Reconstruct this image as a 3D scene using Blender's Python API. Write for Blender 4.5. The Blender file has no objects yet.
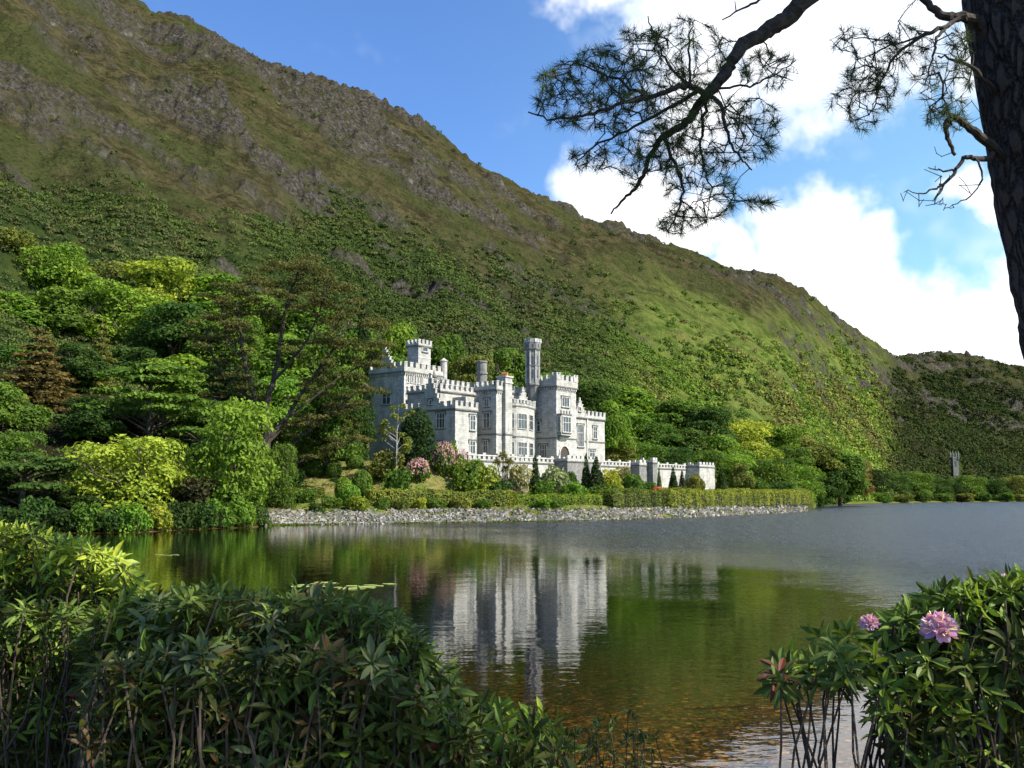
import bpy, math, random
import numpy as np
from mathutils import Vector, Matrix

# ------------------------------------------------------------------ camera, light, exposure
SC = bpy.context.scene
COL = SC.collection
CAMZ = 4.0
TH = math.radians(6.4)
CT, ST = math.cos(TH), math.sin(TH)
F = 1000.0
cam_d = bpy.data.cameras.new('camera')
cam_d.sensor_width = 36.0
cam_d.lens = 36.0 * F / 1024.0
cam_d.clip_start = 0.05
cam_d.clip_end = 20000.0
cam = bpy.data.objects.new('camera', cam_d)
COL.objects.link(cam)
cam.location = (0, 0, CAMZ)
cam.rotation_euler = (math.pi / 2 + TH, 0, 0)
SC.camera = cam
SC.view_settings.view_transform = 'Standard'
SC.view_settings.look = 'None'
SC.view_settings.exposure = 1.0
SC.view_settings.gamma = 1.0
SC.view_settings.use_curve_mapping = False
SC.cycles.use_denoising = True
SC.cycles.max_bounces = 8
SC.cycles.diffuse_bounces = 2
SC.cycles.glossy_bounces = 3
SC.cycles.transmission_bounces = 3
SC.cycles.transparent_max_bounces = 8
SC.cycles.caustics_reflective = False
SC.cycles.caustics_refractive = False
SC.cycles.use_adaptive_sampling = True
SC.cycles.adaptive_threshold = 0.02

SUN_AZ = Vector((0.92, -0.39)).normalized()
SUN_EL = math.radians(44)
sun_d = bpy.data.lights.new('sun', 'SUN')
sun_d.energy = 5.0
sun_d.angle = math.radians(0.5)
sun_d.color = (1.0, 0.95, 0.86)
sun = bpy.data.objects.new('sun', sun_d)
COL.objects.link(sun)
SUNV = Vector((SUN_AZ.x * math.cos(SUN_EL), SUN_AZ.y * math.cos(SUN_EL), math.sin(SUN_EL)))
sun.rotation_euler = (-SUNV).to_track_quat('-Z', 'Y').to_euler()
sun.location = (60, -20, 120)


def ray(px, py):
    return np.array([px - 512.0, F * CT - (384.0 - py) * ST, F * ST + (384.0 - py) * CT])


def at(px, py, Y):
    r = ray(px, py)
    r = r * (Y / r[1])
    return np.array([r[0], r[1], r[2] + CAMZ])


def on_z(px, py, z):
    r = ray(px, py)
    r = r * ((z - CAMZ) / r[2])
    return np.array([r[0], r[1], z])


def project(x, y, z):
    zz = z - CAMZ
    d = y * CT + zz * ST
    u = -y * ST + zz * CT
    return 512 + F * x / d, 384 - F * u / d


# ------------------------------------------------------------------ node helpers
def NT(mat):
    mat.use_nodes = True
    nt = mat.node_tree
    nt.nodes.clear()
    return nt


def nd(nt, typ, **kw):
    n = nt.nodes.new(typ)
    ins = kw.pop('ins', None)
    for k, v in kw.items():
        setattr(n, k, v)
    if ins:
        for k, v in ins.items():
            if isinstance(v, bpy.types.NodeSocket):
                nt.links.new(v, n.inputs[k])
            else:
                n.inputs[k].default_value = v
    return n


def mth(nt, op, a, b=None, c=None, clamp=False):
    n = nt.nodes.new('ShaderNodeMath')
    n.operation = op
    n.use_clamp = clamp
    for i, v in enumerate((a, b, c)):
        if v is None:
            continue
        if isinstance(v, bpy.types.NodeSocket):
            nt.links.new(v, n.inputs[i])
        else:
            n.inputs[i].default_value = v
    return n.outputs[0]


def mixc(nt, fac, a, b, blend='MIX'):
    n = nt.nodes.new('ShaderNodeMix')
    n.data_type = 'RGBA'
    n.blend_type = blend
    for sock, v in ((n.inputs[0], fac), (n.inputs[6], a), (n.inputs[7], b)):
        if isinstance(v, bpy.types.NodeSocket):
            nt.links.new(v, sock)
        else:
            sock.default_value = v if not isinstance(v, tuple) or len(v) == 4 else (*v, 1)
    return n.outputs[2]


def smooth(nt, x, lo, hi, a=0.0, b=1.0):
    n = nt.nodes.new('ShaderNodeMapRange')
    n.interpolation_type = 'SMOOTHSTEP'
    nt.links.new(x, n.inputs[0])
    for i, v in zip((1, 2, 3, 4), (lo, hi, a, b)):
        n.inputs[i].default_value = v
    return n.outputs[0]


def noise(nt, vec, scale, detail=4, rough=0.55, dim='3D'):
    n = nd(nt, 'ShaderNodeTexNoise', noise_dimensions=dim)
    n.inputs['Scale'].default_value = scale
    n.inputs['Detail'].default_value = detail
    n.inputs['Roughness'].default_value = rough
    if vec is not None:
        nt.links.new(vec, n.inputs['Vector'])
    return n.outputs['Fac']


# ------------------------------------------------------------------ world: Nishita sky with cumulus
world = bpy.data.worlds.new('World')
SC.world = world
world.use_nodes = True
world.cycles.sampling_method = 'MANUAL'
world.cycles.sample_map_resolution = 512
wt = world.node_tree
wt.nodes.clear()
sky = nd(wt, 'ShaderNodeTexSky', sky_type='NISHITA', sun_disc=False)
sky.sun_elevation = SUN_EL
sky.sun_rotation = math.atan2(SUN_AZ.x, SUN_AZ.y)
sky.altitude = 0
sky.air_density = 1.0
sky.dust_density = 0.6
sky.ozone_density = 1.3
tc = nd(wt, 'ShaderNodeTexCoord')
D = tc.outputs['Generated']
dx_ = nd(wt, 'ShaderNodeSeparateXYZ', ins={0: D}).outputs[0]
tone = mixc(wt, smooth(wt, dx_, -0.12, 0.45), (0.66, 0.93, 1.32), (1.05, 1.36, 1.36))
skycol = mixc(wt, 1.0, sky.outputs[0], tone, 'MULTIPLY')
SKYS = 0.088
bg1 = nd(wt, 'ShaderNodeBackground', ins={0: skycol, 1: SKYS})
warp = nd(wt, 'ShaderNodeTexNoise', ins={'Vector': D, 'Scale': 9.0, 'Detail': 4.0, 'Roughness': 0.62})
wv = nd(wt, 'ShaderNodeVectorMath', operation='SUBTRACT', ins={0: warp.outputs['Color'], 1: (0.5, 0.5, 0.5)})
wv2 = nd(wt, 'ShaderNodeVectorMath', operation='SCALE', ins={0: wv.outputs[0]})
wv2.inputs['Scale'].default_value = 0.085
DW = nd(wt, 'ShaderNodeVectorMath', operation='ADD', ins={0: D, 1: wv2.outputs[0]}).outputs[0]
BLOBS = [(600, -30, 62), (690, 20, 85), (790, 50, 95), (870, 20, 90), (700, 110, 70), (930, 0, 70),
         (602, 192, 52), (645, 215, 62), (698, 226, 38), (785, 240, 42), (835, 235, 48), (868, 252, 34), (738, 262, 36), (790, 275, 46),
         (850, 310, 62), (905, 335, 62), (965, 325, 55), (1015, 305, 48), (1040, 340, 80), (930, 370, 60),
         (1000, 205, 34), (955, 190, 26), (650, 255, 45), (985, 60, 40),
         (780, -110, 90), (1180, 330, 90)]
cur = None
for bx, by, br in BLOBS:
    v = Vector(ray(bx, by)).normalized()
    dist = nd(wt, 'ShaderNodeVectorMath', operation='DISTANCE', ins={0: DW, 1: tuple(v)}).outputs['Value']
    s = mth(wt, 'MULTIPLY_ADD', dist, -1000.0 / br, 1.0)
    cur = s if cur is None else mth(wt, 'MAXIMUM', cur, s)
fine = noise(wt, D, 30.0, 3, 0.6)
cm = mth(wt, 'MULTIPLY_ADD', mth(wt, 'SUBTRACT', fine, 0.5), 0.95, cur)
mask = smooth(wt, cm, -0.10, 0.62)
# thin veils
veil = noise(wt, D, 5.5, 4, 0.7)
veilm = smooth(wt, veil, 0.52, 0.8, 0.0, 0.5)
mask = mth(wt, 'MAXIMUM', mask, veilm)
shade = noise(wt, D, 7.0, 2, 0.6)
ccol = mixc(wt, smooth(wt, shade, 0.35, 0.6), (0.80, 0.86, 0.95), (1.0, 1.0, 1.0))
bg2 = nd(wt, 'ShaderNodeBackground', ins={0: ccol, 1: 0.74})
ms = nd(wt, 'ShaderNodeMixShader', ins={0: mask, 1: bg1.outputs[0], 2: bg2.outputs[0]})
wo = nd(wt, 'ShaderNodeOutputWorld', ins={0: ms.outputs[0]})


# ------------------------------------------------------------------ numpy noise
def _hash(ix, iy, seed):
    h = (ix.astype(np.int64) * 374761393 + iy.astype(np.int64) * 668265263 + seed * 2147483647 // 7) & 0xffffffff
    h = ((h ^ (h >> 13)) * 1274126177) & 0xffffffff
    return ((h ^ (h >> 16)) & 0xffff) / 65535.0


def vnoise(x, y, seed=0):
    x = np.asarray(x, float)
    y = np.asarray(y, float)
    ix, iy = np.floor(x), np.floor(y)
    fx, fy = x - ix, y - iy
    fx = fx * fx * fx * (fx * (fx * 6 - 15) + 10)
    fy = fy * fy * fy * (fy * (fy * 6 - 15) + 10)
    a = _hash(ix, iy, seed)
    b = _hash(ix + 1, iy, seed)
    c = _hash(ix, iy + 1, seed)
    d = _hash(ix + 1, iy + 1, seed)
    return (a * (1 - fx) + b * fx) * (1 - fy) + (c * (1 - fx) + d * fx) * fy


def fbm(x, y, seed=0, octv=5, gain=0.5, ridged=False):
    s = 0.0
    amp = 1.0
    tot = 0.0
    for o in range(octv):
        ca, sa = math.cos(o * 1.1), math.sin(o * 1.1)
        n = vnoise((x * ca - y * sa) * 2 ** o + 17.3 * o, (x * sa + y * ca) * 2 ** o - 9.1 * o, seed + o * 13)
        if ridged:
            n = 1 - np.abs(2 * n - 1)
        s = s + n * amp
        tot += amp
        amp *= gain
    return s / tot


def sstep(x, lo, hi):
    t = np.clip((x - lo) / (hi - lo), 0, 1)
    return t * t * (3 - 2 * t)


# ------------------------------------------------------------------ mesh building
class MB:
    def __init__(s):
        s.v = []
        s.f = []
        s.m = []
        s.t = []
        s.c = []
        s.n = 0

    def add(s, v, f, m=0, tint=None, col=None):
        v = np.asarray(v, float).reshape(-1, 3)
        f = np.asarray(f, np.int64)
        if len(f) == 0:
            return
        s.v.append(v)
        s.f.append(f + s.n)
        k = len(f)
        s.m.append(np.full(k, m, np.int32))
        s.t.append(np.full(k, 0.5) if tint is None else np.broadcast_to(np.asarray(tint, float), (k,)).copy())
        s.c.append(np.full((k, 4), 1.0) if col is None else np.broadcast_to(np.asarray(col, float), (k, 4)).copy())
        s.n += len(v)

    def hexa(s, p8, m=0):
        s.add(p8, [[0, 3, 2, 1], [4, 5, 6, 7], [0, 1, 5, 4], [1, 2, 6, 5], [2, 3, 7, 6], [3, 0, 4, 7]], m)

    def box(s, x0, x1, y0, y1, z0, z1, m=0):
        s.hexa([[x0, y0, z0], [x1, y0, z0], [x1, y1, z0], [x0, y1, z0], [x0, y0, z1], [x1, y0, z1], [x1, y1, z1], [x0, y1, z1]], m)

    def prism(s, pts, z0, z1, m=0):
        n = len(pts)
        v = [[p[0], p[1], z0] for p in pts] + [[p[0], p[1], z1] for p in pts]
        s.add(v, [[i, (i + 1) % n, (i + 1) % n + n, i + n] for i in range(n)], m)
        c = [sum(p[0] for p in pts) / n, sum(p[1] for p in pts) / n]
        s.add(v[n:] + [[c[0], c[1], z1]], [[i, (i + 1) % n, n] for i in range(n)], m)
        s.add(v[:n] + [[c[0], c[1], z0]], [[(i + 1) % n, i, n] for i in range(n)], m)

    def rings(s, rings, m=0, cap=True, tint=None):
        """rings: list of (k,3) arrays"""
        k = len(rings[0])
        v = np.vstack(rings)
        f = []
        for r in range(len(rings) - 1):
            for i in range(k):
                j = (i + 1) % k
                f.append([r * k + i, r * k + j, (r + 1) * k + j, (r + 1) * k + i])
        s.add(v, f, m, tint)
        if cap:
            for rg, fl in ((rings[0], True), (rings[-1], False)):
                c = np.mean(rg, axis=0)
                vv = np.vstack([rg, c])
                ff = [[i, (i + 1) % k, k] if not fl else [(i + 1) % k, i, k] for i in range(k)]
                s.add(vv, ff, m, tint)

    def lathe(s, cx, cy, prof, n=12, m=0, rot=0.0):
        rg = []
        for r, z in prof:
            rg.append(np.array([[cx + r * math.cos(rot + 2 * math.pi * i / n), cy + r * math.sin(rot + 2 * math.pi * i / n), z] for i in range(n)]))
        s.rings(rg, m)

    def tube(s, pts, rad, n=6, m=0, tint=None, rough=0.0, rng=None):
        pts = np.asarray(pts, float)
        k = len(pts)
        rad = np.broadcast_to(rad, (k,))
        tg = np.gradient(pts, axis=0)
        tg /= np.linalg.norm(tg, axis=1)[:, None] + 1e-9
        ref = np.array([0.31, 0.22, 0.92]) if abs(tg[:, 2]).mean() < 0.8 else np.array([1.0, 0.1, 0.0])
        a = np.cross(tg, ref)
        a /= np.linalg.norm(a, axis=1)[:, None] + 1e-9
        b = np.cross(tg, a)
        ang = np.arange(n) * 2 * math.pi / n
        R = rad[:, None] * np.ones((1, n))
        if rough and rng is not None:
            R = R * (1 + rough * rng.uniform(-1, 1, (k, n)))
        v = pts[:, None, :] + R[:, :, None] * (a[:, None, :] * np.cos(ang)[None, :, None] + b[:, None, :] * np.sin(ang)[None, :, None])
        i = np.arange(k - 1)[:, None] * n
        j = np.arange(n)[None, :]
        j2 = (j + 1) % n
        f = np.stack([i + j, i + j2, i + n + j2, i + n + j], -1).reshape(-1, 4)
        s.add(v.reshape(-1, 3), f, m, tint)

    def build(s, name, mats, parent=None, smooth_=False, loc=None, local=False):
        me = bpy.data.meshes.new(name)
        v = np.vstack(s.v)
        if loc is not None:
            v = v - np.asarray(loc, float)
        elif parent is not None and not local:
            q = parent
            while q is not None:
                v = v - np.array(q.location)
                q = q.parent
        tot = np.concatenate([np.full(len(f), f.shape[1], np.int32) for f in s.f])
        loops = np.concatenate([f.reshape(-1) for f in s.f]).astype(np.int32)
        start = np.concatenate([[0], np.cumsum(tot)[:-1]]).astype(np.int32)
        me.vertices.add(len(v))
        me.vertices.foreach_set('co', v.astype(np.float32).ravel())
        me.loops.add(len(loops))
        me.loops.foreach_set('vertex_index', loops)
        me.polygons.add(len(tot))
        me.polygons.foreach_set('loop_start', start)
        me.polygons.foreach_set('loop_total', tot)
        me.polygons.foreach_set('material_index', np.concatenate(s.m).astype(np.int32))
        me.polygons.foreach_set('use_smooth', np.full(len(tot), bool(smooth_)))
        for mt in (mats if isinstance(mats, (list, tuple)) else [mats]):
            me.materials.append(mt)
        at_ = me.attributes.new('tint', 'FLOAT', 'FACE')
        at_.data.foreach_set('value', np.concatenate(s.t).astype(np.float32))
        ac = me.attributes.new('col', 'FLOAT_COLOR', 'FACE')
        ac.data.foreach_set('color', np.vstack(s.c).astype(np.float32).ravel())
        me.update(calc_edges=True)
        o = bpy.data.objects.new(name, me)
        COL.objects.link(o)
        if loc is not None and parent is None:
            o.location = loc
        if parent is not None:
            o.parent = parent
        return o


def tag(o, label=None, cat=None, group=None, kind=None):
    if label:
        o['label'] = label
    if cat:
        o['category'] = cat
    if group:
        o['group'] = group
    if kind:
        o['kind'] = kind
    return o


def empty(name, loc, label=None, cat=None, group=None, rz=0.0):
    o = bpy.data.objects.new(name, None)
    o.empty_display_size = 0.3
    COL.objects.link(o)
    o.location = loc
    o.rotation_euler = (0, 0, rz)
    return tag(o, label, cat, group)


def copy_tree(o, parent=None):
    c = o.copy()
    COL.objects.link(c)
    if parent is not None:
        c.parent = parent
    for ch in list(o.children):
        copy_tree(ch, c)
    return c


def interp(x, tab):
    t = np.asarray(tab, float)
    return np.interp(x, t[:, 0], t[:, 1])


# ------------------------------------------------------------------ materials
def bsdf_out(nt, b):
    o = nd(nt, 'ShaderNodeOutputMaterial')
    nt.links.new(b, o.inputs['Surface'])
    return o


def mat_stone(name, c1, c2, cm, bw=0.9, bh=0.38, stain=0.65):
    m = bpy.data.materials.new(name)
    nt = NT(m)
    tcn = nd(nt, 'ShaderNodeTexCoord')
    geo = nd(nt, 'ShaderNodeNewGeometry')
    # walls run along the facade frame: coordinates = (along either wall direction, height)
    sep = nd(nt, 'ShaderNodeSeparateXYZ', ins={0: geo.outputs['Position']})
    along = mth(nt, 'ADD', mth(nt, 'MULTIPLY', sep.outputs[0], 1.4036), mth(nt, 'MULTIPLY', sep.outputs[1], 0.1723))
    cv = nd(nt, 'ShaderNodeCombineXYZ', ins={0: along, 1: sep.outputs[2], 2: 0.0})
    br = nd(nt, 'ShaderNodeTexBrick', ins={'Vector': cv.outputs[0], 'Color1': (*c1, 1), 'Color2': (*c2, 1), 'Mortar': (*cm, 1),
                                         'Scale': 1.0, 'Mortar Size': 0.025, 'Bias': 0.0})
    br.inputs['Brick Width'].default_value = bw
    br.inputs['Row Height'].default_value = bh
    n1 = noise(nt, geo.outputs['Position'], 0.55, 5, 0.65)
    n2 = noise(nt, geo.outputs['Position'], 6.0, 4, 0.6)
    mp = nd(nt, 'ShaderNodeMapping', ins={'Vector': geo.outputs['Position']})
    mp.inputs['Scale'].default_value = (1.0, 1.0, 0.16)
    n3 = noise(nt, mp.outputs[0], 1.3, 4, 0.65)
    c = mixc(nt, smooth(nt, n1, 0.42, 0.70, 0.0, stain), br.outputs[0], tuple(x * 0.5 for x in c2))
    c = mixc(nt, smooth(nt, n3, 0.5, 0.72, 0.0, 0.55), c, tuple(x * 0.45 for x in c2))
    c = mixc(nt, smooth(nt, n2, 0.35, 0.7, 0.0, 0.35), c, tuple(x * 0.7 for x in c1))
    bp = nd(nt, 'ShaderNodeBump', ins={'Height': n2, 'Strength': 0.5, 'Distance': 0.08})
    b = nd(nt, 'ShaderNodeBsdfPrincipled', ins={'Base Color': c, 'Roughness': 0.9, 'Normal': bp.outputs[0]})
    b.inputs['Specular IOR Level'].default_value = 0.2
    bsdf_out(nt, b.outputs[0])
    return m


def mat_plain(name, col, rough=0.8, var=0.3, scale=3.0, bump=0.3, metallic=0.0, dist=0.05, spec=0.3):
    m = bpy.data.materials.new(name)
    nt = NT(m)
    geo = nd(nt, 'ShaderNodeNewGeometry')
    n1 = noise(nt, geo.outputs['Position'], scale, 5, 0.6)
    c = mixc(nt, smooth(nt, n1, 0.3, 0.7), tuple(x * (1 - var) for x in col), tuple(min(1, x * (1 + var)) for x in col))
    bp = nd(nt, 'ShaderNodeBump', ins={'Height': n1, 'Strength': bump, 'Distance': dist})
    b = nd(nt, 'ShaderNodeBsdfPrincipled', ins={'Base Color': c, 'Roughness': rough, 'Metallic': metallic, 'Normal': bp.outputs[0]})
    b.inputs['Specular IOR Level'].default_value = spec
    bsdf_out(nt, b.outputs[0])
    return m


def mat_leaf(name, source='object', transl=0.3, rough=0.55, gloss=0.25, lo=0.55, hi=1.45):
    """leaf colour comes from the object's own colour (trees) or the 'col' attribute (mixed scrub)"""
    m = bpy.data.materials.new(name)
    nt = NT(m)
    if source == 'object':
        base = nd(nt, 'ShaderNodeObjectInfo').outputs['Color']
    else:
        base = nd(nt, 'ShaderNodeAttribute', attribute_name='col').outputs['Color']
    t = nd(nt, 'ShaderNodeAttribute', attribute_name='tint').outputs['Fac']
    k = mth(nt, 'MULTIPLY_ADD', t, hi - lo, lo)
    sc = nd(nt, 'ShaderNodeVectorMath', operation='SCALE', ins={0: base})
    nt.links.new(k, sc.inputs['Scale'])
    # yellower where light, bluer where dark
    c = mixc(nt, t, mixc(nt, 1.0, sc.outputs[0], (0.86, 1.0, 1.1), 'MULTIPLY'), mixc(nt, 1.0, sc.outputs[0], (1.16, 1.0, 0.8), 'MULTIPLY'))
    b = nd(nt, 'ShaderNodeBsdfPrincipled', ins={'Base Color': c, 'Roughness': rough})
    b.inputs['Specular IOR Level'].default_value = gloss
    tl = nd(nt, 'ShaderNodeBsdfTranslucent', ins={0: mixc(nt, 1.0, c, (1.25, 1.3, 0.55), 'MULTIPLY')})
    mx = nd(nt, 'ShaderNodeMixShader', ins={0: transl, 1: b.outputs[0], 2: tl.outputs[0]})
    bsdf_out(nt, mx.outputs[0])
    return m


M_LEAF = mat_leaf('leaves', 'object', transl=0.35, rough=0.7, gloss=0.12)
M_SCRUB = mat_leaf('scrub_leaves', 'col', transl=0.22, rough=0.8, gloss=0.05, lo=0.7, hi=1.3)
M_RHODO = mat_leaf('glossy_leaves', 'col', transl=0.25, rough=0.5, gloss=0.18, lo=0.7, hi=1.3)
M_PETAL = mat_leaf('petals', 'col', transl=0.35, rough=0.6, gloss=0.2, lo=0.8, hi=1.2)
M_BARK = mat_plain('bark', (0.10, 0.075, 0.055), 0.95, 0.45, 2.5, 0.6)
M_TWIG = mat_plain('twig_bark', (0.075, 0.052, 0.038), 0.9, 0.3, 30, 0.4, dist=0.004)
# ------------------------------------------------------------------ geography tables (column = X/Y, given by pixel at the horizon)
def acol(px):
    return (np.asarray(px, float) - 512.0) / 1006.3


SHORE = [(-500, 98), (-200, 104), (0, 108), (140, 112), (190, 122), (255, 131), (265, 138), (350, 146), (450, 153), (580, 163),
         (682, 187), (783, 240), (806, 262), (813, 300), (820, 470), (870, 560), (950, 680), (1024, 740), (1300, 800), (1700, 800)]
FOOT = [(-500, 115), (0, 122), (200, 140), (260, 160), (330, 205), (380, 240), (450, 248), (600, 272), (720, 315), (770, 360), (800, 415),
        (820, 485), (850, 550), (900, 640), (1024, 765), (1300, 840), (1700, 840)]
RIDGED = [(-500, 700), (0, 800), (130, 900), (300, 820), (450, 760), (600, 800), (800, 950), (880, 1080), (905, 1250), (1024, 1300), (1700, 1300)]
RIDGE_PX = [(-420, -120), (-200, -150), (-60, -120), (0, -80), (60, -40), (110, -8), (125, 2), (134, 16), (150, 17), (170, 15), (190, 20), (212, 33),
            (235, 47), (250, 55), (268, 67), (290, 75), (310, 86), (330, 94), (350, 104), (370, 109), (385, 119), (400, 124),
            (415, 134), (430, 139), (445, 152), (460, 160), (475, 172), (490, 183), (505, 190), (520, 200), (535, 206), (545, 203), (556, 209),
            (570, 213), (585, 224), (596, 226), (606, 223), (622, 224), (632, 234), (645, 238), (662, 252), (680, 262), (700, 270),
            (722, 273), (740, 281), (765, 286), (785, 291), (800, 297), (820, 309), (840, 321), (858, 335), (872, 342), (880, 352),
            (893, 366), (906, 361), (920, 357), (940, 356), (960, 358), (985, 360), (1000, 364), (1024, 367), (1100, 360), (1300, 330), (1700, 300)]
_ra, _re = [], []
for px_, py_ in RIDGE_PX:
    r_ = ray(px_, py_)
    _ra.append(r_[0] / r_[1])
    _re.append(r_[2] / r_[1])
_ra, _re = np.array(_ra), np.array(_re)
A_SH, A_FT, A_RD = ([(float(acol(p)), d) for p, d in T] for T in (SHORE, FOOT, RIDGED))

# castle / terrace frame: U runs along the facade away to the right, N points out of the facade
AF = math.radians(52)
U = np.array([math.cos(AF), math.sin(AF)])
N = np.array([math.sin(AF), -math.cos(AF)])
_t0 = at(470, 454, 185)
T0 = _t0[:2]
T_TOP = _t0[2]
T_FLOOR = T_TOP - 1.15


def t_coord(x, y):
    """metres along the terrace wall line from T0, metres behind it"""
    dx, dy = x - T0[0], y - T0[1]
    return dx * U[0] + dy * U[1], -(dx * N[0] + dy * N[1])


def px_on_line(px, py, P, d):
    """distance along direction d from P (2D) to the vertical plane seen at pixel px"""
    r = ray(px, py)
    k = r[0] / r[1]
    return (k * P[1] - P[0]) / (d[0] - k * d[1])


T_L0 = px_on_line(436, 470, T0, U)
T_L1 = px_on_line(714.6, 470, T0, U)


_ga = np.linspace(-0.8, 0.8, 1601)


def _sm(tab, w, a_split=None):
    y = interp(_ga, tab)
    for _ in range(3):
        k = np.ones(w) / w
        y = np.convolve(np.pad(y, w // 2, mode='edge'), k, mode='valid')
    return list(zip(_ga, y))


A_FT, A_RD = _sm(A_FT, 41), _sm(A_RD, 61)
A_FT = [(a_, max(d_, float(interp(a_, A_SH)) + 9)) for a_, d_ in A_FT]


def shore_y(a):
    return interp(a, A_SH)


def z_land(x, y):
    a = x / y
    s = y - shore_y(a)
    bank = 1.75 * sstep(s, 0.0, 4.5) + 0.55 * sstep(s, 3.5, 7.0)
    left = 1 - sstep(a, acol(235), acol(300))
    mid = sstep(a, acol(400), acol(450))
    slope = 0.30 * left * sstep(s, 4, 30) + (1 - left) * (0.20 * (1 - mid) + 0.07 * mid)
    z = bank + np.maximum(0, s - 6) * slope
    L, bk = t_coord(x, y)
    zt = T_FLOOR
    inside = sstep(L, T_L0 - 22, T_L0 + 1) * (1 - sstep(L, T_L1 - 0.6, T_L1 + 8))
    step = np.where(L > T_L0 - 1, sstep(bk, 0.25, 1.5), sstep(bk, -14, 3))
    z = np.maximum(z * (1 - inside * step) + zt * inside * step, z * (1 - inside * step))
    z = z + 0.25 * (fbm(x / 7, y / 7, 5, 3) - 0.5) * sstep(s, 5, 9) * (1 - inside * step)
    # far shore beyond the lake stays low
    far = sstep(a, acol(808), acol(818))
    z = z * (1 - far) + far * (0.5 * sstep(s, 0, 4) + np.maximum(0, s - 5) * 0.05)
    return z


ROCKY = []


def build_terrain():
    a = np.linspace(-0.78, 0.72, 900)
    Dsh = interp(a, A_SH)
    Dft = interp(a, A_FT)
    Drd = interp(a, A_RD)
    e = np.interp(a, _ra, _re)
    ker = np.ones(3) / 3
    zr = CAMZ + e * Drd
    n1, n2, n3, n4 = 46, 96, 330, 10
    r1 = np.linspace(0, 1, n1, endpoint=False) ** 1.6
    r2 = np.linspace(0, 1, n2, endpoint=False) ** 1.25
    r3 = np.linspace(0, 1, n3, endpoint=False)
    r4 = np.linspace(0, 1, n4)
    Y1 = 6.3 + (Dsh[:, None] - 6.3) * r1[None]
    Y2 = Dsh[:, None] + (Dft - Dsh)[:, None] * r2[None]
    Y3 = Dft[:, None] + (Drd - Dft)[:, None] * r3[None]
    Y4 = Drd[:, None] * (1 + 0.6 * r4[None])
    Y = np.hstack([Y1, Y2, Y3, Y4])
    X = a[:, None] * Y
    Z = np.zeros_like(Y)
    # lake bed
    Yb = Y1
    dep_near = np.interp(Yb, [6.3, 9, 14, 22, 34, 50, 80, 2000], [0.35, -0.15, -0.34, -0.65, -1.3, -2.6, -5.5, -7])
    ds = Dsh[:, None] - Yb
    dep_far = -np.interp(ds, [0, 3, 12, 30, 80], [0, 0.7, 2.2, 4.5, 9])
    Z[:, :n1] = np.maximum(dep_near, dep_far) + 0.10 * (fbm(X[:, :n1] / 2.5, Yb / 2.5, 3, 4) - 0.5)
    Z[:, :n1] = np.minimum(Z[:, :n1], np.where(Yb > 8.4, -0.05, 9))
    Z[:, n1:n1 + n2] = z_land(X[:, n1:n1 + n2], Y2)
    zf = z_land(a * Dft, Dft)
    zf = np.convolve(np.pad(zf, 10, mode='edge'), np.ones(21) / 21, mode='valid')
    Z[:, n1:n1 + n2] += (zf - z_land(a * Dft, Dft))[:, None] * sstep(r2, 0.8, 1.0)[None]
    # mountain
    t = r3[None] * np.ones((len(a), 1))
    A = a[:, None] * np.ones((1, n3))
    s0 = n1 + n2
    X3 = X[:, s0:s0 + n3]
    p = t + 0.05 * np.sin(2 * math.pi * t) * -1
    kw = 61
    zrs = zr.copy()
    for _ in range(2):
        zrs = np.convolve(np.pad(zrs, kw // 2, mode='edge'), np.ones(kw) / kw, mode='valid')
    base = zf[:, None] + (zrs - zf)[:, None] * p + (zr - zrs)[:, None] * sstep(t, 0.80, 1.0)
    env = sstep(t, 0.02, 0.25) * (1 - sstep(t, 0.93, 1.0))
    gully = fbm(A * 7 + 2.2 * t, t * 3.2 - A * 1.5, 11, 3, 0.45) - 0.5
    big = fbm(X3 / 130, Y3 / 130 * 1.2, 21, 4) - 0.5
    mid = fbm(X3 / 42, Y3 / 42, 31, 4) - 0.5
    z = base + env * (gully * 30 + big * 26 + mid * 9)
    # craggy patches, running in bands roughly parallel to the crest
    band = fbm(A * 7 + t * 1.5, t * 8 + A * 2.0, 41, 5, 0.55)
    patch = fbm(X3 / 55, Y3 / 26, 51, 5, 0.6)
    pref = interp(t.ravel(), [(0, -0.3), (0.25, -0.10), (0.42, 0.02), (0.6, 0.08), (0.72, 0.03), (0.82, 0.02), (0.93, 0.17), (1, 0.22)]).reshape(t.shape)
    pref = pref - 0.13 * sstep(A, 0.10, 0.18) * (1 - sstep(A, 0.37, 0.40)) * (1 - sstep(t, 0.80, 0.95))
    rock = sstep(0.5 * band + 0.5 * patch + pref * 0.6, 0.505, 0.60)
    rg = fbm(X3 / 17, Y3 / 17, 61, 5, 0.6, ridged=True)
    rg2 = fbm(X3 / 6, Y3 / 6, 71, 3, 0.6, ridged=True)
    hgt = 11.0
    ph = z / hgt + 1.6 * fbm(X3 / 60, Y3 / 60, 81, 3)
    fr = ph - np.floor(ph)
    ledge = (sstep(fr, 0.25, 0.75) - fr) * hgt * 0.55
    z = z + rock * (ledge + (rg - 0.45) * 12 + (rg2 - 0.5) * 4.5) * (0.25 + 0.75 * sstep(t, 0.0, 0.2)) * (1 - 0.6 * sstep(t, 0.90, 1.0))
    z = z + (fbm(X3 / 9, Y3 / 9, 91, 3, 0.6) - 0.5) * 4.2 * sstep(t, 0.05, 0.2) + (rg2 - 0.5) * 1.2 * sstep(t, 0.3, 0.5)
    Z[:, s0:s0 + n3] = z
    zend = zr + (rg[:, -1] - 0.45) * 9 * rock[:, -1] * 0.6
    Z[:, s0 + n3:] = zend[:, None] - (Y4 - Drd[:, None]) * 0.45
    SX, SY = project(X, Y, Z)
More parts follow.
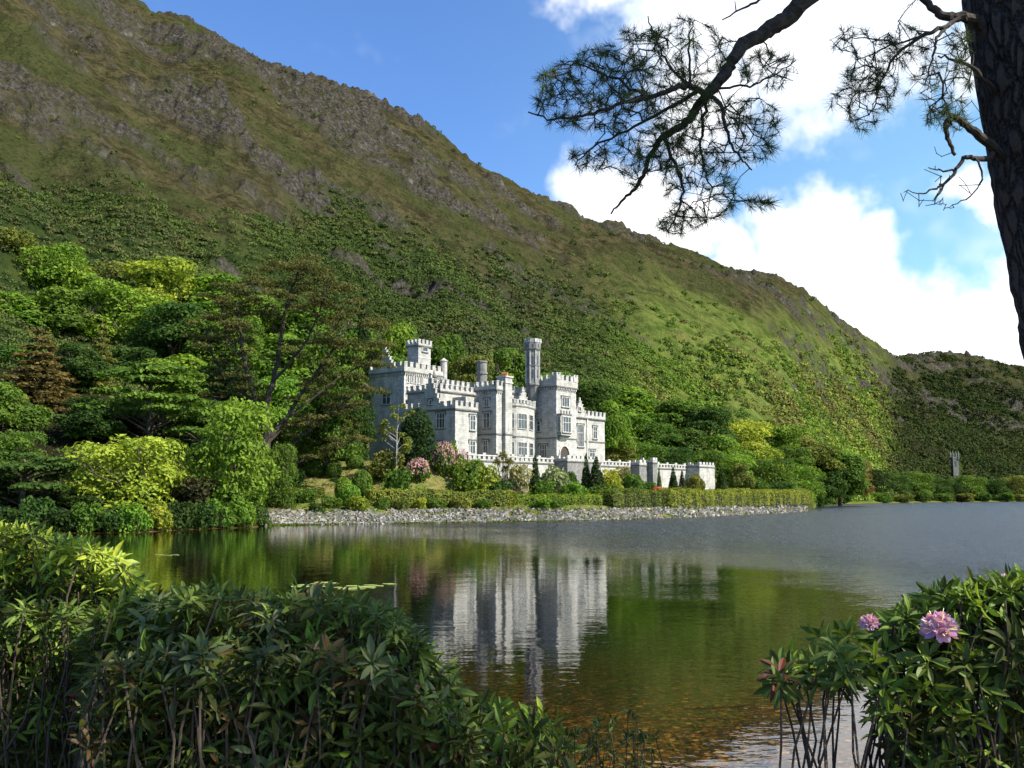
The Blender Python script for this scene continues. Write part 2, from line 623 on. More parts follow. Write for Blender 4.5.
    rk = np.zeros_like(Z)
    rk[:, s0:s0 + n3] = rock
    rk[:, s0 + n3:] = rock[:, -1:]
    # vegetation: 0 moor, 1 green
    tree_y = interp(SX.ravel(), [(-200, 120), (0, 165), (100, 190), (200, 225), (320, 215), (420, 235), (520, 270), (600, 300), (680, 330), (760, 350), (840, 360), (893, 372), (960, 372), (1024, 380)]).reshape(SX.shape)
    wob = (fbm(X / 40, Y / 40, 101, 4) - 0.5) * 90
    green = sstep(SY + wob, tree_y - 25, tree_y + 45)
    lush = sstep(SX, 560, 700) * sstep(SY + wob * 0.6, tree_y - 70, tree_y + 10) * (1 - sstep(SX, 868, 900))
    attrs = {'rock': rk, 'green': green, 'lush': lush}
    hz = {'X': X3, 'Y': Y3, 'Z': z, 't': t, 'SX': SX[:, s0:s0 + n3], 'SY': SY[:, s0:s0 + n3], 'rock': rock, 'green': green[:, s0:s0 + n3],
          'lush': lush[:, s0:s0 + n3], 'a': a, 'Dft': Dft, 'Drd': Drd}
    na, nr = Y.shape
    idx = np.arange(na * nr).reshape(na, nr)
    f = np.stack([idx[:-1, :-1], idx[1:, :-1], idx[1:, 1:], idx[:-1, 1:]], -1).reshape(-1, 4)
    mb = MB()
    mb.add(np.stack([X, Y, Z], -1).reshape(-1, 3), f)
    o = mb.build('mountain_terrain', mat_terrain(), smooth_=True)
    for k, v in attrs.items():
        at_ = o.data.attributes.new(k, 'FLOAT', 'POINT')
        at_.data.foreach_set('value', v.astype(np.float32).ravel())
    tag(o, kind='structure')
    return hz


def mat_terrain():
    m = bpy.data.materials.new('terrain')
    nt = NT(m)
    geo = nd(nt, 'ShaderNodeNewGeometry')
    P = geo.outputs['Position']
    at_ = lambda n: nd(nt, 'ShaderNodeAttribute', attribute_name=n).outputs['Fac']
    sep = nd(nt, 'ShaderNodeSeparateXYZ', ins={0: P})
    n_a = noise(nt, P, 0.02, 6, 0.6)
    n_b = noise(nt, P, 0.11, 6, 0.65)
    n_c = noise(nt, P, 0.55, 5, 0.65)
    moor = mixc(nt, smooth(nt, n_b, 0.38, 0.62), (0.028, 0.026, 0.012), (0.072, 0.060, 0.029))
    moor = mixc(nt, smooth(nt, n_a, 0.42, 0.6, 0, 0.75), moor, (0.042, 0.050, 0.016))
    moor = mixc(nt, smooth(nt, n_c, 0.46, 0.66, 0, 0.75), moor, (0.016, 0.016, 0.007))
    grn = mixc(nt, smooth(nt, n_b, 0.35, 0.65), (0.016, 0.028, 0.009), (0.042, 0.056, 0.015))
    lush = mixc(nt, smooth(nt, n_b, 0.35, 0.62), (0.050, 0.080, 0.015), (0.120, 0.145, 0.032))
    lush = mixc(nt, smooth(nt, n_a, 0.52, 0.68, 0, 0.5), lush, (0.12, 0.085, 0.04))
    c = mixc(nt, at_('green'), moor, grn)
    c = mixc(nt, at_('lush'), c, lush)
    rc = mixc(nt, smooth(nt, n_c, 0.35, 0.7), (0.026, 0.023, 0.019), (0.088, 0.077, 0.066))
    rc = mixc(nt, smooth(nt, n_b, 0.55, 0.75, 0, 0.8), rc, (0.145, 0.130, 0.112))
    rc = mixc(nt, smooth(nt, noise(nt, P, 0.25, 4), 0.52, 0.62, 0, 0.75), rc, (0.040, 0.042, 0.017))
    # rock shows where the ground is steep inside rocky patches
    nz = nd(nt, 'ShaderNodeSeparateXYZ', ins={0: geo.outputs['Normal']}).outputs[2]
    steep = smooth(nt, nz, 0.86, 0.62)
    rf = mth(nt, 'MULTIPLY', at_('rock'), mth(nt, 'MULTIPLY_ADD', steep, 0.75, 0.3), clamp=True)
    rf = mth(nt, 'MAXIMUM', rf, mth(nt, 'MULTIPLY', smooth(nt, nz, 0.56, 0.40), smooth(nt, n_b, 0.4, 0.55), clamp=True))
    c = mixc(nt, rf, c, rc)
    # low ground: lawns and grass below 12 m, nearer than the mountain foot
    lawn = mixc(nt, smooth(nt, noise(nt, P, 0.18, 4), 0.4, 0.62), (0.105, 0.135, 0.028), (0.20, 0.17, 0.060))
    lo = mth(nt, 'MULTIPLY', smooth(nt, sep.outputs[2], 14.0, 10.0), smooth(nt, sep.outputs[1], 262.0, 240.0))
    lo = mth(nt, 'MULTIPLY', lo, smooth(nt, mth(nt, 'DIVIDE', sep.outputs[0], sep.outputs[1]), -0.27, -0.24))
    c = mixc(nt, lo, c, lawn)
    far_g = mth(nt, 'MULTIPLY', smooth(nt, sep.outputs[2], 2.5, 1.2), smooth(nt, sep.outputs[1], 300.0, 320.0))
    c = mixc(nt, far_g, c, (0.12, 0.14, 0.03))
    # bank: earth; lake bed: stones
    vor = nd(nt, 'ShaderNodeTexVoronoi', ins={'Vector': P, 'Scale': 5.5})
    vor2 = nd(nt, 'ShaderNodeTexVoronoi', ins={'Vector': P, 'Scale': 9.0})
    hue = nd(nt, 'ShaderNodeSeparateColor', ins={0: vor.outputs['Color']})
    bedc = mixc(nt, hue.outputs[0], (0.10, 0.055, 0.018), (0.42, 0.27, 0.10))
    bedc = mixc(nt, smooth(nt, hue.outputs[1], 0.86, 0.9), bedc, (0.75, 0.62, 0.36))
    bedc = mixc(nt, smooth(nt, vor.outputs['Distance'], 0.35, 0.6, 0, 0.85), bedc, (0.05, 0.03, 0.012))
    bedc = mixc(nt, smooth(nt, noise(nt, P, 0.4, 4), 0.4, 0.65, 0, 0.6), bedc, (0.09, 0.055, 0.02))
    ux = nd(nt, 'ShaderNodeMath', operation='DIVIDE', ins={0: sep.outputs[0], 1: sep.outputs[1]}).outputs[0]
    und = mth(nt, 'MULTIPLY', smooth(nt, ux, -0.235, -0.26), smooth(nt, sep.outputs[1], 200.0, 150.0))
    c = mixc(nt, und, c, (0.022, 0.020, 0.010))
    wet = smooth(nt, sep.outputs[2], 0.12, -0.05)
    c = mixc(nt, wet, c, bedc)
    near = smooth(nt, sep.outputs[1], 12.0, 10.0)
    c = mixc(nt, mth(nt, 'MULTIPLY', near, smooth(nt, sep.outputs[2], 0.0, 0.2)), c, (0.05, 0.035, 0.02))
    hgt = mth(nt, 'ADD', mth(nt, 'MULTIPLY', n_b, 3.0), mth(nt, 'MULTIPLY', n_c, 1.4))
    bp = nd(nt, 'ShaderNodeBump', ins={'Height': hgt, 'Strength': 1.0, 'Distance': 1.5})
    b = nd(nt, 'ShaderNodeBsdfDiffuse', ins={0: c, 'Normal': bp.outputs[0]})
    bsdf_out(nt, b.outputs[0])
    return m


HZ = build_terrain()


# ------------------------------------------------------------------ the near bank under the camera
def build_bank():
    x = np.linspace(-14, 14, 140)
    y = np.linspace(-8, 8.6, 90)
    X, Y = np.meshgrid(x, y, indexing='ij')
    edge = 4.7 + 0.5 * (fbm(X / 2.0, Y * 0 + 1, 7, 3) - 0.5) * 2
    Z = 2.35 - 2.6 * sstep(Y, edge - 0.4, edge + 3.2) + 0.22 * (fbm(X / 1.1, Y / 1.1, 9, 4) - 0.5)
    Z = np.where(Y > 8.3, -0.4, Z)
    idx = np.arange(X.size).reshape(X.shape)
    f = np.stack([idx[:-1, :-1], idx[1:, :-1], idx[1:, 1:], idx[:-1, 1:]], -1).reshape(-1, 4)
    mb = MB()
    mb.add(np.stack([X, Y, Z], -1).reshape(-1, 3), f)
    m = mat_plain('bank_soil', (0.045, 0.032, 0.02), 0.95, 0.6, 4.0, 0.8, dist=0.06)
    tag(mb.build('near_bank_ground', m, smooth_=True), kind='structure')


build_bank()


# ------------------------------------------------------------------ the lake
def build_lake():
    m = bpy.data.materials.new('lake_water')
    nt = NT(m)
    geo = nd(nt, 'ShaderNodeNewGeometry')
    P = geo.outputs['Position']
    sep = nd(nt, 'ShaderNodeSeparateXYZ', ins={0: P})
    w = mth(nt, 'ADD', mth(nt, 'ADD', sep.outputs[0], mth(nt, 'MULTIPLY', sep.outputs[1], 0.305)), -36.0)
    w = mth(nt, 'MULTIPLY_ADD', mth(nt, 'SUBTRACT', noise(nt, P, 0.035, 4), 0.5), 46.0, w)
    windy = smooth(nt, w, -16.0, 18.0)
    mp = nd(nt, 'ShaderNodeMapping', ins={'Vector': P})
    mp.inputs['Scale'].default_value = (0.55, 1.0, 1.0)
    mp.inputs['Rotation'].default_value = (0, 0, math.radians(-22))
    W = mp.outputs[0]
    r1 = noise(nt, W, 2.3, 3, 0.55)
    r2 = noise(nt, W, 0.55, 2, 0.5)
    r3 = noise(nt, W, 6.5, 3, 0.6)
    h = mth(nt, 'ADD', mth(nt, 'MULTIPLY', r1, 0.0065), mth(nt, 'MULTIPLY', r2, 0.010))
    hw = mth(nt, 'ADD', mth(nt, 'MULTIPLY', r3, 0.09), mth(nt, 'MULTIPLY', r1, 0.28))
    hh = mth(nt, 'MULTIPLY_ADD', mth(nt, 'MULTIPLY', hw, windy), 1.0, h)
    bp = nd(nt, 'ShaderNodeBump', ins={'Height': hh, 'Strength': 1.0, 'Distance': 1.0})
    fr = nd(nt, 'ShaderNodeFresnel', ins={'IOR': 1.333, 'Normal': bp.outputs[0]})
    gl = nd(nt, 'ShaderNodeBsdfGlossy', ins={'Color': (1, 1, 1, 1), 'Roughness': mth(nt, 'MULTIPLY_ADD', windy, 0.19, 0.015), 'Normal': bp.outputs[0]})
    tr = nd(nt, 'ShaderNodeBsdfTransparent', ins={0: (0.95, 0.93, 0.85, 1)})
    mx = nd(nt, 'ShaderNodeMixShader', ins={0: fr.outputs[0], 1: tr.outputs[0], 2: gl.outputs[0]})
    o = bsdf_out(nt, mx.outputs[0])
    va = nd(nt, 'ShaderNodeVolumeAbsorption', ins={0: (0.62, 0.48, 0.16, 1), 'Density': 0.85})
    nt.links.new(va.outputs[0], o.inputs['Volume'])
    mb = MB()
    mb.box(-900, 1100, -8.5, 900, -14, 0)
    tag(mb.build('lake_water', m), kind='structure')


build_lake()
# ------------------------------------------------------------------ the castle
M_ASHLAR = mat_stone('grey_ashlar', (0.50, 0.475, 0.43), (0.35, 0.335, 0.305), (0.21, 0.20, 0.18))
M_TRIM = mat_plain('dressed_stone', (0.42, 0.40, 0.37), 0.9, 0.3, 1.5, 0.4)
M_DARKTRIM = mat_plain('weathered_stone', (0.12, 0.115, 0.108), 0.95, 0.35, 1.5, 0.4)
M_ROUGH = mat_stone('rubble_stone', (0.26, 0.25, 0.235), (0.17, 0.165, 0.155), (0.12, 0.115, 0.105), 0.7, 0.32, 0.6)
M_GLASS = bpy.data.materials.new('window_glass')
_nt = NT(M_GLASS)
_b = nd(_nt, 'ShaderNodeBsdfPrincipled', ins={'Base Color': (0.05, 0.055, 0.065, 1), 'Roughness': 0.12})
bsdf_out(_nt, _b.outputs[0])
M_SLATE = mat_plain('slate_roof', (0.09, 0.09, 0.10), 0.7, 0.3, 4, 0.4)
M_POT = mat_plain('terracotta', (0.55, 0.20, 0.09), 0.85, 0.2, 4, 0.3)
M_WHITEWALL = mat_plain('white_render', (0.78, 0.77, 0.74), 0.9, 0.08, 1.0, 0.2)
M_DOOR = mat_plain('dark_door_wood', (0.05, 0.035, 0.025), 0.7, 0.3, 5, 0.3)

_o = at(455, 450, 192)
O2 = _o[:2]
GZ = T_FLOOR - 0.5


def W2(u, v):
    return O2 + U * u + N * v


def w3(u, v, z):
    p = O2 + U * u + N * v
    return [p[0], p[1], z]


def u_at(px, v, py=430):
    return px_on_line(px, py, O2 + N * v, U)


def v_at(px, u, py=430):
    return px_on_line(px, py, O2 + U * u, N)


def z_at(u, v, py, px=None):
    P = W2(u, v)
    r = ray(512, py)
    return CAMZ + r[2] / r[1] * P[1]


class CB(MB):
    """boxes in the castle frame"""
    def cbox(s, u0, u1, v0, v1, z0, z1, m=0):
        s.hexa([w3(u0, v0, z0), w3(u0, v1, z0), w3(u1, v1, z0), w3(u1, v0, z0),
                w3(u0, v0, z1), w3(u0, v1, z1), w3(u1, v1, z1), w3(u1, v0, z1)], m)

    def merlons(s, p, q, z, w=0.85, h=0.8, gap=0.75, th=0.42, m=0, cap=1):
        """battlements along p->q (u,v points)"""
        p, q = np.array(p, float), np.array(q, float)
        L = np.linalg.norm(q - p)
        n = max(2, int(round((L + gap) / (w + gap))))
        d = (q - p) / L
        nn = np.array([-d[1], d[0]]) * th / 2
        ww = (L - (n - 1) * gap) / n
        if ww < 0.35:
            ww = 0.5
            gap = (L - n * ww) / (n - 1)
        for i in range(n):
            a = p + d * (i * (ww + gap))
            b = a + d * ww
            for (off, z0, z1, k, mm) in ((0, z, z + h, 1.0, m), (0.05, z + h, z + h + 0.14, 1.3, cap)):
                a2, b2 = a - d * off, b + d * off
                c = [a2 - nn * k, b2 - nn * k, b2 + nn * k, a2 + nn * k]
                s.hexa([w3(c[0][0], c[0][1], z0), w3(c[3][0], c[3][1], z0), w3(c[2][0], c[2][1], z0), w3(c[1][0], c[1][1], z0),
                        w3(c[0][0], c[0][1], z1), w3(c[3][0], c[3][1], z1), w3(c[2][0], c[2][1], z1), w3(c[1][0], c[1][1], z1)], mm)

    def parapet(s, u0, u1, v0, v1, z, ph=0.9, mh=0.8, out=0.18, m=0, trim=2, corbels=True, w=0.85, gap=0.75, cap=1, sides='fblr'):
        """string course, corbels, parapet wall and merlons round a rectangular block; z = string course"""
        s.cbox(u0 - out - 0.1, u1 + out + 0.1, v0 - out - 0.1, v1 + out + 0.1, z - 0.14, z + 0.12, trim)
        th = 0.42
        a0, a1, b0, b1 = u0 - out, u1 + out, v0 - out, v1 + out
        zt = z + 0.12 + ph
        s.cbox(a0, a1, b1 - th, b1, z + 0.122, zt, m)
        s.cbox(a0, a1, b0, b0 + th, z + 0.122, zt, m)
        s.cbox(a0, a0 + th, b0 + th, b1 - th, z + 0.122, zt, m)
        s.cbox(a1 - th, a1, b0 + th, b1 - th, z + 0.122, zt, m)
        c = th / 2
        s.merlons((a0, b1 - c), (a1, b1 - c), zt, w, mh, gap, th, m, cap)
        s.merlons((a0, b0 + c), (a1, b0 + c), zt, w, mh, gap, th, m, cap)
        s.merlons((a0 + c, b0 + th + gap), (a0 + c, b1 - th - gap), zt, w, mh, gap, th, m, cap)
        s.merlons((a1 - c, b0 + th + gap), (a1 - c, b1 - th - gap), zt, w, mh, gap, th, m, cap)
        if corbels:
            k = 0.62
            for i in range(int((u1 - u0) / k) + 1):
                u = u0 + i * k
                if u + 0.28 < u1 + 0.1:
                    s.cbox(u, u + 0.28, v1 - 0.05, v1 + out + 0.03, z - 0.62, z - 0.142, m)
            for i in range(int((v1 - v0) / k) + 1):
                v = v0 + i * k
                if v + 0.28 < v1:
                    s.cbox(u0 - out - 0.03, u0 + 0.05, v, v + 0.28, z - 0.62, z - 0.142, m)


MATS = [M_ASHLAR, M_TRIM, M_DARKTRIM, M_ROUGH, M_SLATE]


def quoins(b, u, v, z0, z1, m=1, su=1, sv=-1):
    """corner stones standing 3 cm proud at the corner (u, v)"""
    z = z0
    i = 0
    while z + 0.4 < z1:
        a, c = (0.75, 0.4) if i % 2 else (0.4, 0.75)
        ue, ve = u - su * 0.03, v - sv * 0.03
        u2, v2 = u + su * a, v + sv * c
        b.cbox(min(ue, u2), max(ue, u2), min(ve, v2), max(ve, v2), z, z + 0.40, m)
        z += 0.42
        i += 1


def window(parent, face, const, e0, e1, z0, z1, lights=2, transom=True, hood=True, sill=True):
    """stone-mullioned window; face 'f' = facade (plane v=const, e=u), 'l' = left side (plane u=const, e=v)"""
    b = CB()

    def bx(a0, a1, d0, d1, zz0, zz1, m):
        if face == 'f':
            b.cbox(a0, a1, const + d0, const + d1, zz0, zz1, m)
        else:
            b.cbox(const - d1, const - d0, a0, a1, zz0, zz1, m)
    fw = 0.16
    bx(e0 + fw, e1 - fw, 0.01, 0.04, z0 + fw, z1 - fw, 1)
    bx(e0 - 0.05, e0 + fw, 0.005, 0.16, z0, z1, 0)
    bx(e1 - fw, e1 + 0.05, 0.005, 0.16, z0, z1, 0)
    bx(e0 + fw, e1 - fw, 0.006, 0.15, z1 - fw, z1, 0)
    bx(e0 + fw, e1 - fw, 0.006, 0.15, z0, z0 + fw, 0)
    for i in range(1, lights):
        x = e0 + (e1 - e0) * i / lights
        bx(x - 0.06, x + 0.06, 0.012, 0.13, z0 + fw, z1 - fw, 0)
    if transom:
        zz = z0 + (z1 - z0) * 0.62
        bx(e0 + fw, e1 - fw, 0.014, 0.12, zz - 0.055, zz + 0.055, 0)
    if hood:
        bx(e0 - 0.25, e1 + 0.25, 0.004, 0.26, z1 + 0.05, z1 + 0.22, 2)
        for e in (e0 - 0.25, e1 + 0.09):
            bx(e, e + 0.16, 0.0045, 0.22, z1 - 0.45, z1 + 0.048, 2)
    if sill:
        bx(e0 - 0.15, e1 + 0.15, 0.0035, 0.24, z0 - 0.16, z0 - 0.003, 2)
    return b.build('window', [M_TRIM, M_GLASS, M_DARKTRIM], parent)


def wf(parent, v, x0, x1, y0, y1, **k):
    u0, u1 = u_at(x0, v, (y0 + y1) / 2), u_at(x1, v, (y0 + y1) / 2)
    um = (u0 + u1) / 2
    return window(parent, 'f', v, u0, u1, z_at(um, v, y1), z_at(um, v, y0), **k)


def wl(parent, u, x0, x1, y0, y1, **k):
    v1, v0 = v_at(x1, u, (y0 + y1) / 2), v_at(x0, u, (y0 + y1) / 2)
    v0, v1 = min(v0, v1), max(v0, v1)
    vm = (v0 + v1) / 2
    return window(parent, 'l', u, v0, v1, z_at(u, vm, y1), z_at(u, vm, y0), **k)


def step_gable_l(b, u, vc, zb, zt, half, n=6, th=0.5, m=0):
    """crow-stepped gable in the plane u=const"""
    for i in range(n):
        w = half * (1 - i / n)
        z0 = zb + (zt - zb) * i / n
        z1 = zb + (zt - zb) * (i + 1) / n
        b.cbox(u - 0.02, u + th, vc - w, vc + w, z0, z1, m)
        for sg in (-1, 1):
            e0, e1 = sorted((vc + sg * (w + 0.08), vc + sg * (w - half / n)))
            b.cbox(u - 0.1, u + th + 0.08, e0, e1, z1 + 0.002, z1 + 0.14, 1)
    b.cbox(u + 0.05, u + th - 0.05, vc - 0.16, vc + 0.16, zt + 0.14, zt + 0.9, 1)
    b.cbox(u - 0.05, u + th + 0.05, vc - 0.28, vc + 0.28, zt + 0.9, zt + 1.15, 1)


def step_gable_f(b, v, uc, zb, zt, half, n=5, th=0.5, m=0):
    for i in range(n):
        w = half * (1 - i / n)
        z0 = zb + (zt - zb) * i / n
        z1 = zb + (zt - zb) * (i + 1) / n
        b.cbox(uc - w, uc + w, v - th, v + 0.02, z0, z1, m)
        for sg in (-1, 1):
            e0, e1 = sorted((uc + sg * (w + 0.08), uc + sg * (w - half / n)))
            b.cbox(e0, e1, v - th - 0.08, v + 0.1, z1 + 0.002, z1 + 0.14, 1)
    b.cbox(uc - 0.16, uc + 0.16, v - th + 0.05, v - 0.05, zt + 0.14, zt + 0.9, 1)


castle = empty('castle', w3(15, -5, GZ), 'grey and white stone castle with battlements and a tall slim turret above the lake', 'castle')
CL = np.array(w3(15, -5, GZ))


def part(b, name, parent=None, mats=None):
    o = b.build(name, mats or MATS, parent or castle)
    return o


# ---- keep (tall block at the left)
uk, vk = None, None
_kp = at(403.9, 400, 206)[:2] - O2
uk, vk = float(_kp @ U), float(_kp @ N)
uk1 = u_at(444.3, vk, 372)
vk0 = v_at(370.5, uk, 380)
zs = z_at(uk, vk, 371.4)
b = CB()
b.cbox(uk, uk1, vk0, vk, GZ, zs)
b.parapet(uk, uk1, vk0, vk, zs, 0.9, 0.95, 0.3, w=0.95, gap=0.8)
quoins(b, uk, vk, GZ, zs - 0.8)
vg = v_at(385.5, uk, 360)
step_gable_l(b, uk - 0.25, vg, zs + 0.3, z_at(uk, vg, 350.5), 3.0, 6)
keep = part(b, 'keep_tower')
# arched slots in a row under the battlements
for x0, x1, ya, yb in ((406.9, 409.2, 374.3, 383), (410.5, 412.7, 374.8, 383.4), (413.9, 416, 375.3, 383.9), (417.2, 419.2, 375.8, 384.3),
                       (420.4, 422.4, 376.2, 384.8), (433.9, 435.7, 379.6, 386.4), (437.2, 439, 380, 386.9), (440.5, 442.2, 380.5, 387.3)):
    wf(keep, vk, x0, x1, ya, yb, lights=1, transom=False, hood=False, sill=False)
wl(keep, uk, 382.3, 391, 392.5, 404.8)
# small turret of the keep
b = CB()
vt = vk - 1.2
ut0 = u_at(418.4, vt, 350)
ut1 = u_at(430.7, vt, 350)
vt0 = v_at(407.4, ut0, 350)
zt_ = z_at(ut0, vt, 345.3)
b.cbox(ut0, ut1, vt0, vt, zs - 1, zt_)
b.parapet(ut0, ut1, vt0, vt, zt_, 0.35, 0.75, 0.18, corbels=False, w=0.7, gap=0.55)
b.cbox(ut0 - 0.08, ut1 + 0.08, vt0 - 0.08, vt + 0.08, zt_ - 2.6, zt_ - 2.4, 1)
kt = part(b, 'stair_turret')
wf(kt, vt, 422, 427.5, 347, 352, lights=1, transom=False, hood=False)
# slim pinnacle turret at the keep's right corner
b = CB()
p = w3(uk1 - 0.1, vk - 0.1, 0)
zq = z_at(uk1, vk, 362)
b.lathe(p[0], p[1], [(0.5, zs - 2.2), (0.75, zs - 1.2), (0.75, zq), (0.9, zq + 0.05), (0.9, zq + 0.25), (0.45, zq + 0.6), (0.05, zq + 0.9)], 10, 0)
p = w3(u_at(432.5, vk, 400), vk + 0.35, 0)
zc = z_at(u_at(431, vk), vk, 372.5)
b.lathe(p[0], p[1], [(0.35, zs - 8), (0.42, zs - 7.6), (0.42, zc - 1.2), (0.6, zc - 1.0), (0.6, zc - 0.7), (0.32, zc - 0.3), (0.05, zc + 0.5)], 8, 2)
part(b, 'corner_turret')

# ---- west wing with its stepped gable
u2 = u_at(476.9, 0, 430)
v20 = v_at(404.5, 0, 420)
zs2 = z_at(0, 0, 408.9)
b = CB()
b.cbox(0, u2, v20, 0, GZ, zs2)
b.parapet(0, u2, v20, 0, zs2, 0.55, 0.85, 0.18, corbels=False, w=0.85, gap=0.8)
quoins(b, 0, 0, GZ, zs2 - 0.3)
b.cbox(-0.08, u2 + 0.02, v20, 0.08, GZ, GZ + 0.9, 1)
vg = v_at(430.7, 0, 395)
step_gable_l(b, -0.22, vg, zs2 + 0.15, z_at(0, vg, 379), 2.9, 6)
wing = part(b, 'west_wing')
wf(wing, 0, 469.4, 475.2, 414.8, 430.5)
wf(wing, 0, 469.2, 475, 440.6, 454)
wl(wing, 0, 436.5, 445.2, 412.5, 428.5, lights=3)
wl(wing, 0, 438, 444, 441, 455)
wl(wing, -0.24, 429.2, 432.3, 399.5, 405, lights=1, transom=False)

# ---- middle range behind
b = CB()
vm = -6.0
um0, um1 = u_at(440, vm), u_at(505, vm)
zm = z_at(u_at(460, vm), vm, 393.5)
b.cbox(um0, um1, vm - 9, vm, GZ, zm)
b.parapet(um0, um1, vm - 9, vm, zm, 0.4, 0.85, 0.18, corbels=False)
vm2 = -12.0
ua, ub = u_at(446, vm2), u_at(478, vm2)
zm2 = z_at(ua, vm2, 386)
b.cbox(ua, ub, vm2 - 6, vm2, zm - 1, zm2)
b.parapet(ua, ub, vm2 - 6, vm2, zm2, 0.3, 0.8, 0.15, corbels=False)
b.cbox(u2 - 0.5, u_at(486, -2.5), vm, -2.5, GZ, zm - 1.0)
part(b, 'middle_range')
# round chimney turret
b = CB()
_p = at(481.8, 370, 214)
zr0, zr1 = at(481.8, 388, 214)[2], at(481.8, 361, 214)[2]
rr = 5.2 * 0.214
b.lathe(_p[0], _p[1], [(rr, zr0 - 4), (rr, zr1 - 3.1), (rr * 1.18, zr1 - 2.9), (rr * 1.18, zr1 - 2.5), (rr, zr1 - 2.45), (rr, zr1 - 0.5), (rr * 1.12, zr1 - 0.4), (rr * 1.12, zr1 - 0.1), (rr * 0.9, zr1)], 14, 0)
part(b, 'round_chimney', mats=[M_ROUGH])

# ---- square bay tower
v3 = 2.2
u3 = u_at(496.3, v3, 430)
u31 = u_at(506.5, v3, 430)
v30 = v_at(476.6, u3, 400)
zs3 = z_at(u3, v3, 389.7)
b = CB()
b.cbox(u3, u31, v30, v3, GZ, zs3)
b.parapet(u3, u31, v30, v3, zs3, 0.75, 0.85, 0.28)
quoins(b, u3, v3, GZ, zs3 - 0.7)
zc3 = z_at(u3, v3, 434)
b.cbox(u3 - 0.14, u31 + 0.1, v30, v3 + 0.14, zc3 - 0.15, zc3 + 0.15, 2)
tb = part(b, 'bay_tower')
wl(tb, u3, 484.4, 489.6, 398.5, 407, lights=2, transom=False)
wl(tb, u3, 483.4, 490.3, 412, 428.5, lights=2)
wl(tb, u3, 483.2, 488.4, 440, 454.5, lights=2)
# buttress turret with orange chimney pots
b = CB()
vb = 3.0
ub0, ub1 = u_at(505.5, vb, 430), u_at(512.2, vb, 430)
zb1 = z_at(ub0, vb, 377)
b.cbox(ub0, ub1, vb - 2.2, vb, GZ, zb1)
b.cbox(ub0 - 0.15, ub1 + 0.15, vb - 2.35, vb + 0.15, zb1 - 1.2, zb1 - 0.9, 1)
b.cbox(ub0 - 0.2, ub1 + 0.2, vb - 2.4, vb + 0.2, zb1 + 0.002, zb1 + 0.3, 1)
b.cbox(ub0 - 0.1, ub1 + 0.1, vb - 2.3, vb + 0.1, zc3 - 0.15, zc3 + 0.15, 2)
ch = part(b, 'chimney_stack')
for i in range(3):
    q = MB()
    p = w3(ub0 + (ub1 - ub0) * 0.5, vb - 0.5 - i * 0.6, 0)
    q.lathe(p[0], p[1], [(0.22, zb1 + 0.3), (0.2, zb1 + 0.85), (0.27, zb1 + 0.9), (0.25, zb1 + 1.05)], 8)
    q.build('chimney_pot', M_POT, ch)

# ---- gabled range with canted bay
v4 = 0.8
u40, u41 = ub1 - 0.1, u_at(534.5, v4, 430)
zs4 = z_at(u_at(522, v4), v4, 407.5)
b = CB()
b.cbox(u40, u41, -10, v4, GZ, zs4)
b.parapet(u40, u41, -10, v4, zs4, 0.5, 0.85, 0.18, corbels=False)
b.cbox(u40, u41 + 0.02, v4, v4 + 0.1, zc3 - 0.15, zc3 + 0.15, 2)
ug = u_at(522.5, v4, 400)
step_gable_f(b, v4 + 0.22, ug, zs4 + 0.13, z_at(ug, v4, 391), 2.3, 5)
# higher range behind with its own battlements
vh = -4.5
uh0, uh1 = u_at(505, vh), u_at(528, vh)
zh = z_at(uh0, vh, 392)
b.cbox(uh0, uh1, vh - 5, vh, zs4 - 1, zh)
b.parapet(uh0, uh1, vh - 5, vh, zh, 0.4, 0.8, 0.18, corbels=False)
rg = part(b, 'gabled_range')
wf(rg, v4 + 0.24, 521, 524.3, 399, 404.5, lights=1, transom=False, hood=False)
# canted bay window
b = CB()
vb4 = v4 + 2.3
ua_, ub_ = u_at(516.5, vb4, 430), u_at(527.6, vb4, 430)
uc_ = u_at(528.6, v4, 430) + 1.3
ud_ = ua_ - 2.2
zbt = z_at(ua_, vb4, 406.5)
pl = [(ud_, v4), (ud_ + 0.0, v4 + 0.5), (ua_, vb4), (ub_, vb4), (uc_, v4 + 0.5), (uc_, v4)]
pts = [W2(*q_) for q_ in pl][::-1]
b.prism(pts, GZ, zbt, 0)


def cants(pl, k):
    c = np.mean(pl, axis=0)
    return [W2(*(c + (np.array(q_) - c) * k)) for q_ in pl][::-1]


b.prism(cants(pl, 1.06), zbt, zbt + 0.25, 2)
b.prism(cants(pl, 1.04), zbt + 0.25, zbt + 0.75, 0)
b.prism(cants(pl, 1.05), zc3 - 0.4, zc3 - 0.1, 2)
for pa, pb in ((pl[1], pl[2]), (pl[2], pl[3]), (pl[3], pl[4])):
    c = np.mean(pl, axis=0)
    pa, pb = [tuple(c + (np.array(q_) - c) * 1.0) for q_ in (pa, pb)]
    b.merlons(pa, pb, zbt + 0.75, 0.6, 0.6, 0.55, 0.35)
bay = part(b, 'canted_bay')


